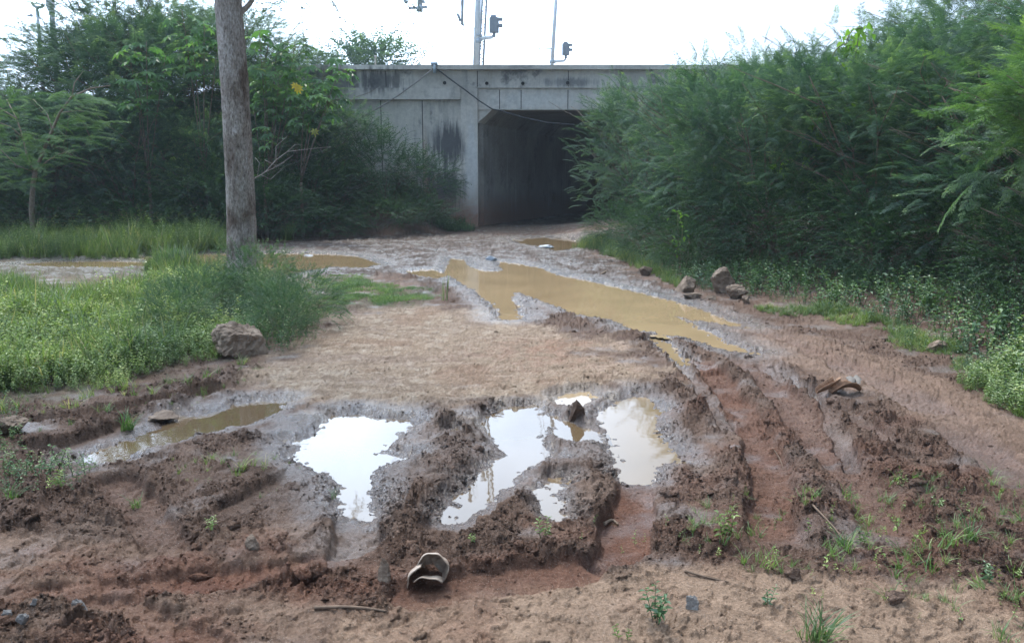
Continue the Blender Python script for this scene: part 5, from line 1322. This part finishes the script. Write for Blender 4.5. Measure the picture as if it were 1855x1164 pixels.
rock(1248, 532, 42, 30, M_ROCK, 'left of the two upright boulders beneath the right bushes', seed=6, jag=.12)
rock(1318, 534, 48, 34, M_ROCK, 'taller right boulder beneath the right bushes', seed=17, jag=.12)
rock(1336, 543, 42, 20, M_ROCK, 'broad low rock at the foot of the taller boulder', seed=8)
rock(1352, 552, 15, 11, M_ROCK, 'small pale stone below the boulder pair', seed=9)
rock(1258, 543, 34, 10, M_DARKROCK, 'muddy flat stone in front of the left boulder', seed=10)
rock(1288, 545, 28, 10, M_DARKROCK, 'muddy flat stone between the two boulders', seed=11)
rock(1172, 500, 26, 18, M_DARKROCK, 'small dark rock half hidden in weeds at the bush foot', seed=12)
rock(1708, 644, 42, 22, M_ROCK, 'pale pointed stone among roadside weeds on the right', seed=13)
rock(1625, 612, 15, 8, M_GREY, 'tiny white stone in the roadside grass', seed=14)
rock(697, 1058, 26, 42, M_ROCK, 'pointed upright stone left of the broken shell', seed=15, depthf=.7)
rock(140, 1112, 28, 26, M_GREY, 'blue grey stone on the red clods at lower left', 'stone', 'stone', 16)
rock(1258, 1105, 24, 20, M_GREY, 'grey pebble alone on the bottom right sand', 'stone', 'stone', 18)
rock(8, 1130, 18, 16, M_GREY, 'pale pebble in the lower left corner', 'stone', 'stone', 19)
rock(42, 1152, 22, 16, M_GREY, 'blue grey pebble at the bottom left edge', 'stone', 'stone', 20)
rock(62, 1120, 12, 10, M_GREY, 'small grey pebble above the lower left corner', 'stone', 'stone', 21)
rock(455, 1000, 26, 24, M_ROCK, 'reddish angular stone on the left foreground crust', 'stone', 'stone', 22)
rock(1442, 1050, 28, 18, M_CLOD, 'round mud lump on the sand right of the red rut', 'clod', 'clod', 23)
rock(1625, 1098, 34, 22, M_CLOD, 'red brown mud lump low on the right sand', 'clod', 'clod', 24)
rock(560, 462, 22, 5, M_HAZED_BLACK, 'black flat debris floating at the far pond edge', 'debris', 'debris', 25, sink=.1)
rock(893, 474, 22, 8, M_HAZED_BLACK, 'black debris lump in the wet mud by the far puddle', 'debris', 'debris', 26)
rock(990, 448, 30, 6, M_HAZED_BLACK, 'dark debris at the edge of the tunnel puddle', 'debris', 'debris', 27)
rock(940, 434, 22, 5, M_GREY, 'pale flat piece lying in the tunnel mud', 'debris', 'debris', 28)
rock(1045, 752, 32, 36, M_CLOD, 'dark mud clod standing between the small tan and right puddles', 'clod', 'clod', 31)

def strip_mesh(name, center, ux, uy, prof, mat, th=.004, parent=None):
    """prof: list of (u, list of (x,y,z)) rows -> thick sheet"""
    rows = np.array(prof, float); nr, nc, _ = rows.shape
    du = np.gradient(rows, axis=0); dv = np.gradient(rows, axis=1); nn = np.cross(du, dv); nn /= np.maximum(np.linalg.norm(nn, axis=2, keepdims=True), 1e-9)
    V = np.concatenate([(rows+nn*th/2).reshape(-1, 3), (rows-nn*th/2).reshape(-1, 3)])+np.array(center); i = np.arange(nr*nc).reshape(nr, nc); k = nr*nc
    Q = list(np.stack([i[:-1,:-1], i[:-1,1:], i[1:,1:], i[1:,:-1]], -1).reshape(-1, 4)); Q += [q[::-1]+k for q in Q]
    bd = list(i[0])+list(i[1:, -1])+list(i[-1, -2::-1])+list(i[-2:0:-1, 0])
    for a, b in zip(bd, bd[1:]+bd[:1]): Q.append((b, a, a+k, b+k))
    return mesh_np(name, V, np.array(Q), mat, True, None, parent)
def shell():
    x, y = P(772, 1050); g = gz(x, y)-.035; root = empty('broken_shell', (x, y, g), 'torn pale plastic shell curled and half buried in the mud', 'litter')
    def cup(c, r_, az0, az1, p0, p1, sq, seed, tilt):
        rows = []
        for u in np.linspace(p0, p1, 18):
            row = []
            for v in np.linspace(az0, az1, 30):
                rr = r_*(1+.05*math.sin(3*v+seed)+.03*math.sin(7*v+2*u)); e = (u-p0)/(p1-p0)
                uu = u+.12*e*math.sin(2.3*v+seed)
                q = np.array([rr*math.sin(uu)*math.cos(v)*sq, rr*math.cos(uu), rr*math.sin(uu)*math.sin(v)])
                ca_, sa_ = math.cos(tilt), math.sin(tilt)
                row.append((q[0]*ca_-q[2]*sa_+c[0], q[1]+c[1], q[0]*sa_+q[2]*ca_+c[2]))
            rows.append(row)
        return rows
    strip_mesh('upper_shell', (0, 0, 0), None, None, cup((.020, .015, .10), .080, R(-15), R(200), .05, 1.55, .80, 0, R(-25)), M_SHELL, .004, root)
    strip_mesh('lower_rim', (0, 0, 0), None, None, cup((-.005, .0, .055), .078, R(95), R(265), .5, 1.75, .95, 2, R(5)), M_SHELL, .005, root)
    rows = []
    for u in np.linspace(0, 1, 18):
        rows.append([(-.045+.115*u, -.045+.06*v, .088+.020*math.sin(u*PI*1.1)-.028*v*(1-.6*u)+.005*math.sin(9*u)) for v in np.linspace(0, 1, 8)])
    strip_mesh('torn_flap', (0, 0, .0), None, None, rows, M_SHELL, .004, root)
shell()
def husk():
    x, y = P(1522, 712); g = gz(x, y)+.015
    root = empty('dry_husk', (x, y, g-.012), 'brown curled dry husk lying on the mud right of the ruts', 'dry husk')
    def sheet(pts, wv, curl, mat, nm, par):
        pts = smooth_line(np.array(pts, float), 2); rows = []; n = len(pts)
        for k, p in enumerate(pts):
            d = pts[min(k+1, n-1)]-pts[max(k-1, 0)]; s = np.array([-d[1], d[0], 0]); s /= np.linalg.norm(s)+1e-9; t = k/(n-1); ww = wv*math.sin(PI*(.1+.85*t))**.6
            rows.append([p+s*ww*v*.5+np.array([0, 0, curl*ww*(v*v)]) for v in np.linspace(-1, 1, 9)])
        return strip_mesh(nm, (0, 0, 0), None, None, rows, mat, .003, par)
    sheet([(-.20, -.05, .0), (-.10, -.02, .03), (0, .06, .05), (.03, .20, .03)], .07, .8, M_DRY, 'curled_strip', root)
    sheet([(-.10, -.06, .0), (.0, -.03, .045), (.09, .0, .04), (.16, .03, .0)], .09, .5, M_DRY, 'split_strip', root)
    x2, y2 = P(1543, 692); g2 = gz(x2, y2)+.01
    r2 = empty('grey_husk', (x2, y2, g2-.02), 'grey folded dry husk touching the brown one on the mud', 'dry husk')
    sheet([(-.05, -.10, .01), (-.01, -.03, .035), (.0, .06, .03), (.05, .13, .01)], .06, -.25, M_DRYG, 'folded_sheet', r2)
    sheet([(.0, -.10, .0), (.05, -.02, .02), (.07, .09, .03)], .08, -.3, M_DRYG, 'under_fold', r2)
husk()
def stick(pts, rad, label, mat=M_STRAW, name='stick', cat='stick', lift=.006):
    q = []
    for px, py in pts: x, y = P(px, py); q.append((x, y, gz(x, y)+lift))
    q = smooth_line(np.array(q), 2); m = MB(); m.tube(q, np.linspace(rad, rad*.5, len(q)), 7); o = m.build(name, mat, None, True, tuple(q[0])); return tag(o, label, cat)
stick([(1240,1040),(1280,1048),(1320,1056)], .006, 'thin brown stick on the sand left of the red rut foot')
stick([(570,1105),(640,1108),(700,1115)], .008, 'flat root strip on the sand below the broken shell')
stick([(1095,940),(1110,925),(1120,935)], .01, 'short pale wood piece in the red rut at centre right', M_ROCK)
stick([(940,560),(930,545)], .004, 'thin twig by the far puddle mud island')
stick([(1400,800),(1415,815),(1420,835)], .004, 'curled pale twig on the rut edge')
stick([(1470,935),(1500,960),(1530,985)], .006, 'dry twig lying right of the deep red rut')
stick([(1085,498),(1100,494)], .02, 'pale wooden piece on the mud beyond the far puddle', M_ROCK)

# loose clods
def lump_templates(n1, n2, k, seed, cuts, fl):
    tm = []
    for q0 in range(k):
        r = np.random.default_rng(seed+q0); A = np.arange(n1)/n1*2*PI; B = np.linspace(-PI/2, PI/2, n2); AA, BB = np.meshgrid(A, B)
        V = np.stack([np.cos(BB)*np.cos(AA), np.cos(BB)*np.sin(AA), np.sin(BB)], -1).reshape(-1, 3); lim = np.full(len(V), 1.0)
        for _ in range(cuts):
            nn = r.normal(0, 1, 3); nn /= np.linalg.norm(nn); dd = r.uniform(.45, .8); q = V@nn; lim = np.where(q > dd, np.minimum(lim, dd/np.maximum(q, 1e-3)), lim)
        V = V*lim[:, None]*np.array([1.25, .95, fl])
        V = np.array([v*(1+.55*mn.noise(mathutils.Vector(v*1.9+q0*9))+.55*mn.noise(mathutils.Vector(v*4.5+q0))+.3*mn.noise(mathutils.Vector(v*10+q0))) for v in V])*.5
        i = np.arange(n1*n2).reshape(n2, n1); j = np.roll(i, -1, 1); Q = np.stack([i[:-1], j[:-1], j[1:], i[1:]], -1).reshape(-1, 4); tm.append((V, Q, np.full(len(V), .5)))
    return tm
def loose():
    def field(n, s0, s1, pw, ymax, thr):
        y = np.exp(rng.uniform(math.log(2.3), math.log(ymax), n)); x = rng.uniform(-.68, .68, n)*(y+.3)
        h, cc_, wt_, pud = ground(x, y); am = ground.amp.copy(); rd_ = ground.red.copy()
        cl = fbm(x*2.5, y*2.5, 3, 501)
        k = (pud > (.02 if s1 > .02 else -.035)) & (rng.random(n) < np.clip((am-thr)*1.3+.55*cl+(.22*rd_ if s1 < .02 else 0), 0.07 if s1 < .02 else .012, 1)); x, y, h = x[k], y[k], h[k]; n = len(x)
        sz = s0*(s1/s0)**(rng.random(n)**pw); sz = np.maximum(sz, .0022*y)
        return np.stack([x, y, h-sz*.18], 1), sz, cc_[k], wt_[k]
    for nm, n, s0, s1, pw, ymax, thr, tm, lab in (
        ('mud_clods', 26000, .012, .080, 3.4, 11, .45, lump_templates(14, 10, 10, 500, 5, .75), 'chunky clods of churned mud heaped along the wheel ruts'),
        ('mud_crumbs', 80000, .006, .018, 1.4, 8, .25, lump_templates(7, 6, 8, 540, 3, .8), 'loose crumbs of drying mud scattered over the tracks')):
        p, sz, cc_, wt_ = field(n, s0, s1, pw, ymax, thr); n = len(p); a = rng.uniform(0, 2*PI, n)
        V, Q, T = inst(tm, p, np.stack([np.cos(a), np.sin(a), rng.normal(0, .3, n)], 1), np.array([[0, 0, 1.]])+rng.normal(0, .35, (n, 3)), sz, 0)
        cv = np.concatenate([np.repeat(cc_[a_]*(1+.22*rng.normal(0, 1, (len(a_), 1))), m_, 0) for a_, m_ in inst.order])
        wv = np.concatenate([np.repeat(wt_[a_]*.7, m_) for a_, m_ in inst.order])
        o = mesh_np(nm, V, Q, MG, True, {'col': ('FLOAT_COLOR', np.concatenate([np.clip(cv, .01, .8), np.ones((len(cv), 1))], 1)), 'wet': ('FLOAT', wv)}); tag(o, lab, 'mud clods', None, 'stuff')
loose()
for px, py, n_, sc_, lab_ in ((38, 540, 7, 1.15, 'tall grass clump standing in the marsh at the left edge'), (238, 545, 9, 1.25, 'biggest grass clump between pond and leafy weeds'), (300, 500, 7, 1.1, 'grass clump at the pond edge halfway to the trunk'), (372, 492, 8, 1.1, 'grass clump at the pond edge just left of the trunk'), (180, 528, 5, .9, 'thin grass clump left of the biggest one'), (110, 560, 6, .8, 'reddish stemmed grass clump before the marsh puddle')):
    plant(px, py, TU, M_GRASS, sc_, lab_, 'grass_clump', 'grass clump', n_, .28)

def haze():
    m = bpy.data.materials.new('haze'); m.use_nodes = True; n = m.node_tree.nodes; n.clear()
    o = n.new('ShaderNodeOutputMaterial'); v = n.new('ShaderNodeVolumePrincipled'); v.inputs['Density'].default_value = .00085; v.inputs['Color'].default_value = (.80, .90, 1.0, 1)
    m.node_tree.links.new(v.outputs[0], o.inputs['Volume'])
    mb = MB().box((0, 200, 9), (8000, 1700, 20)); ob = mb.build('haze', m, None, False); ob['kind'] = 'stuff'
haze()
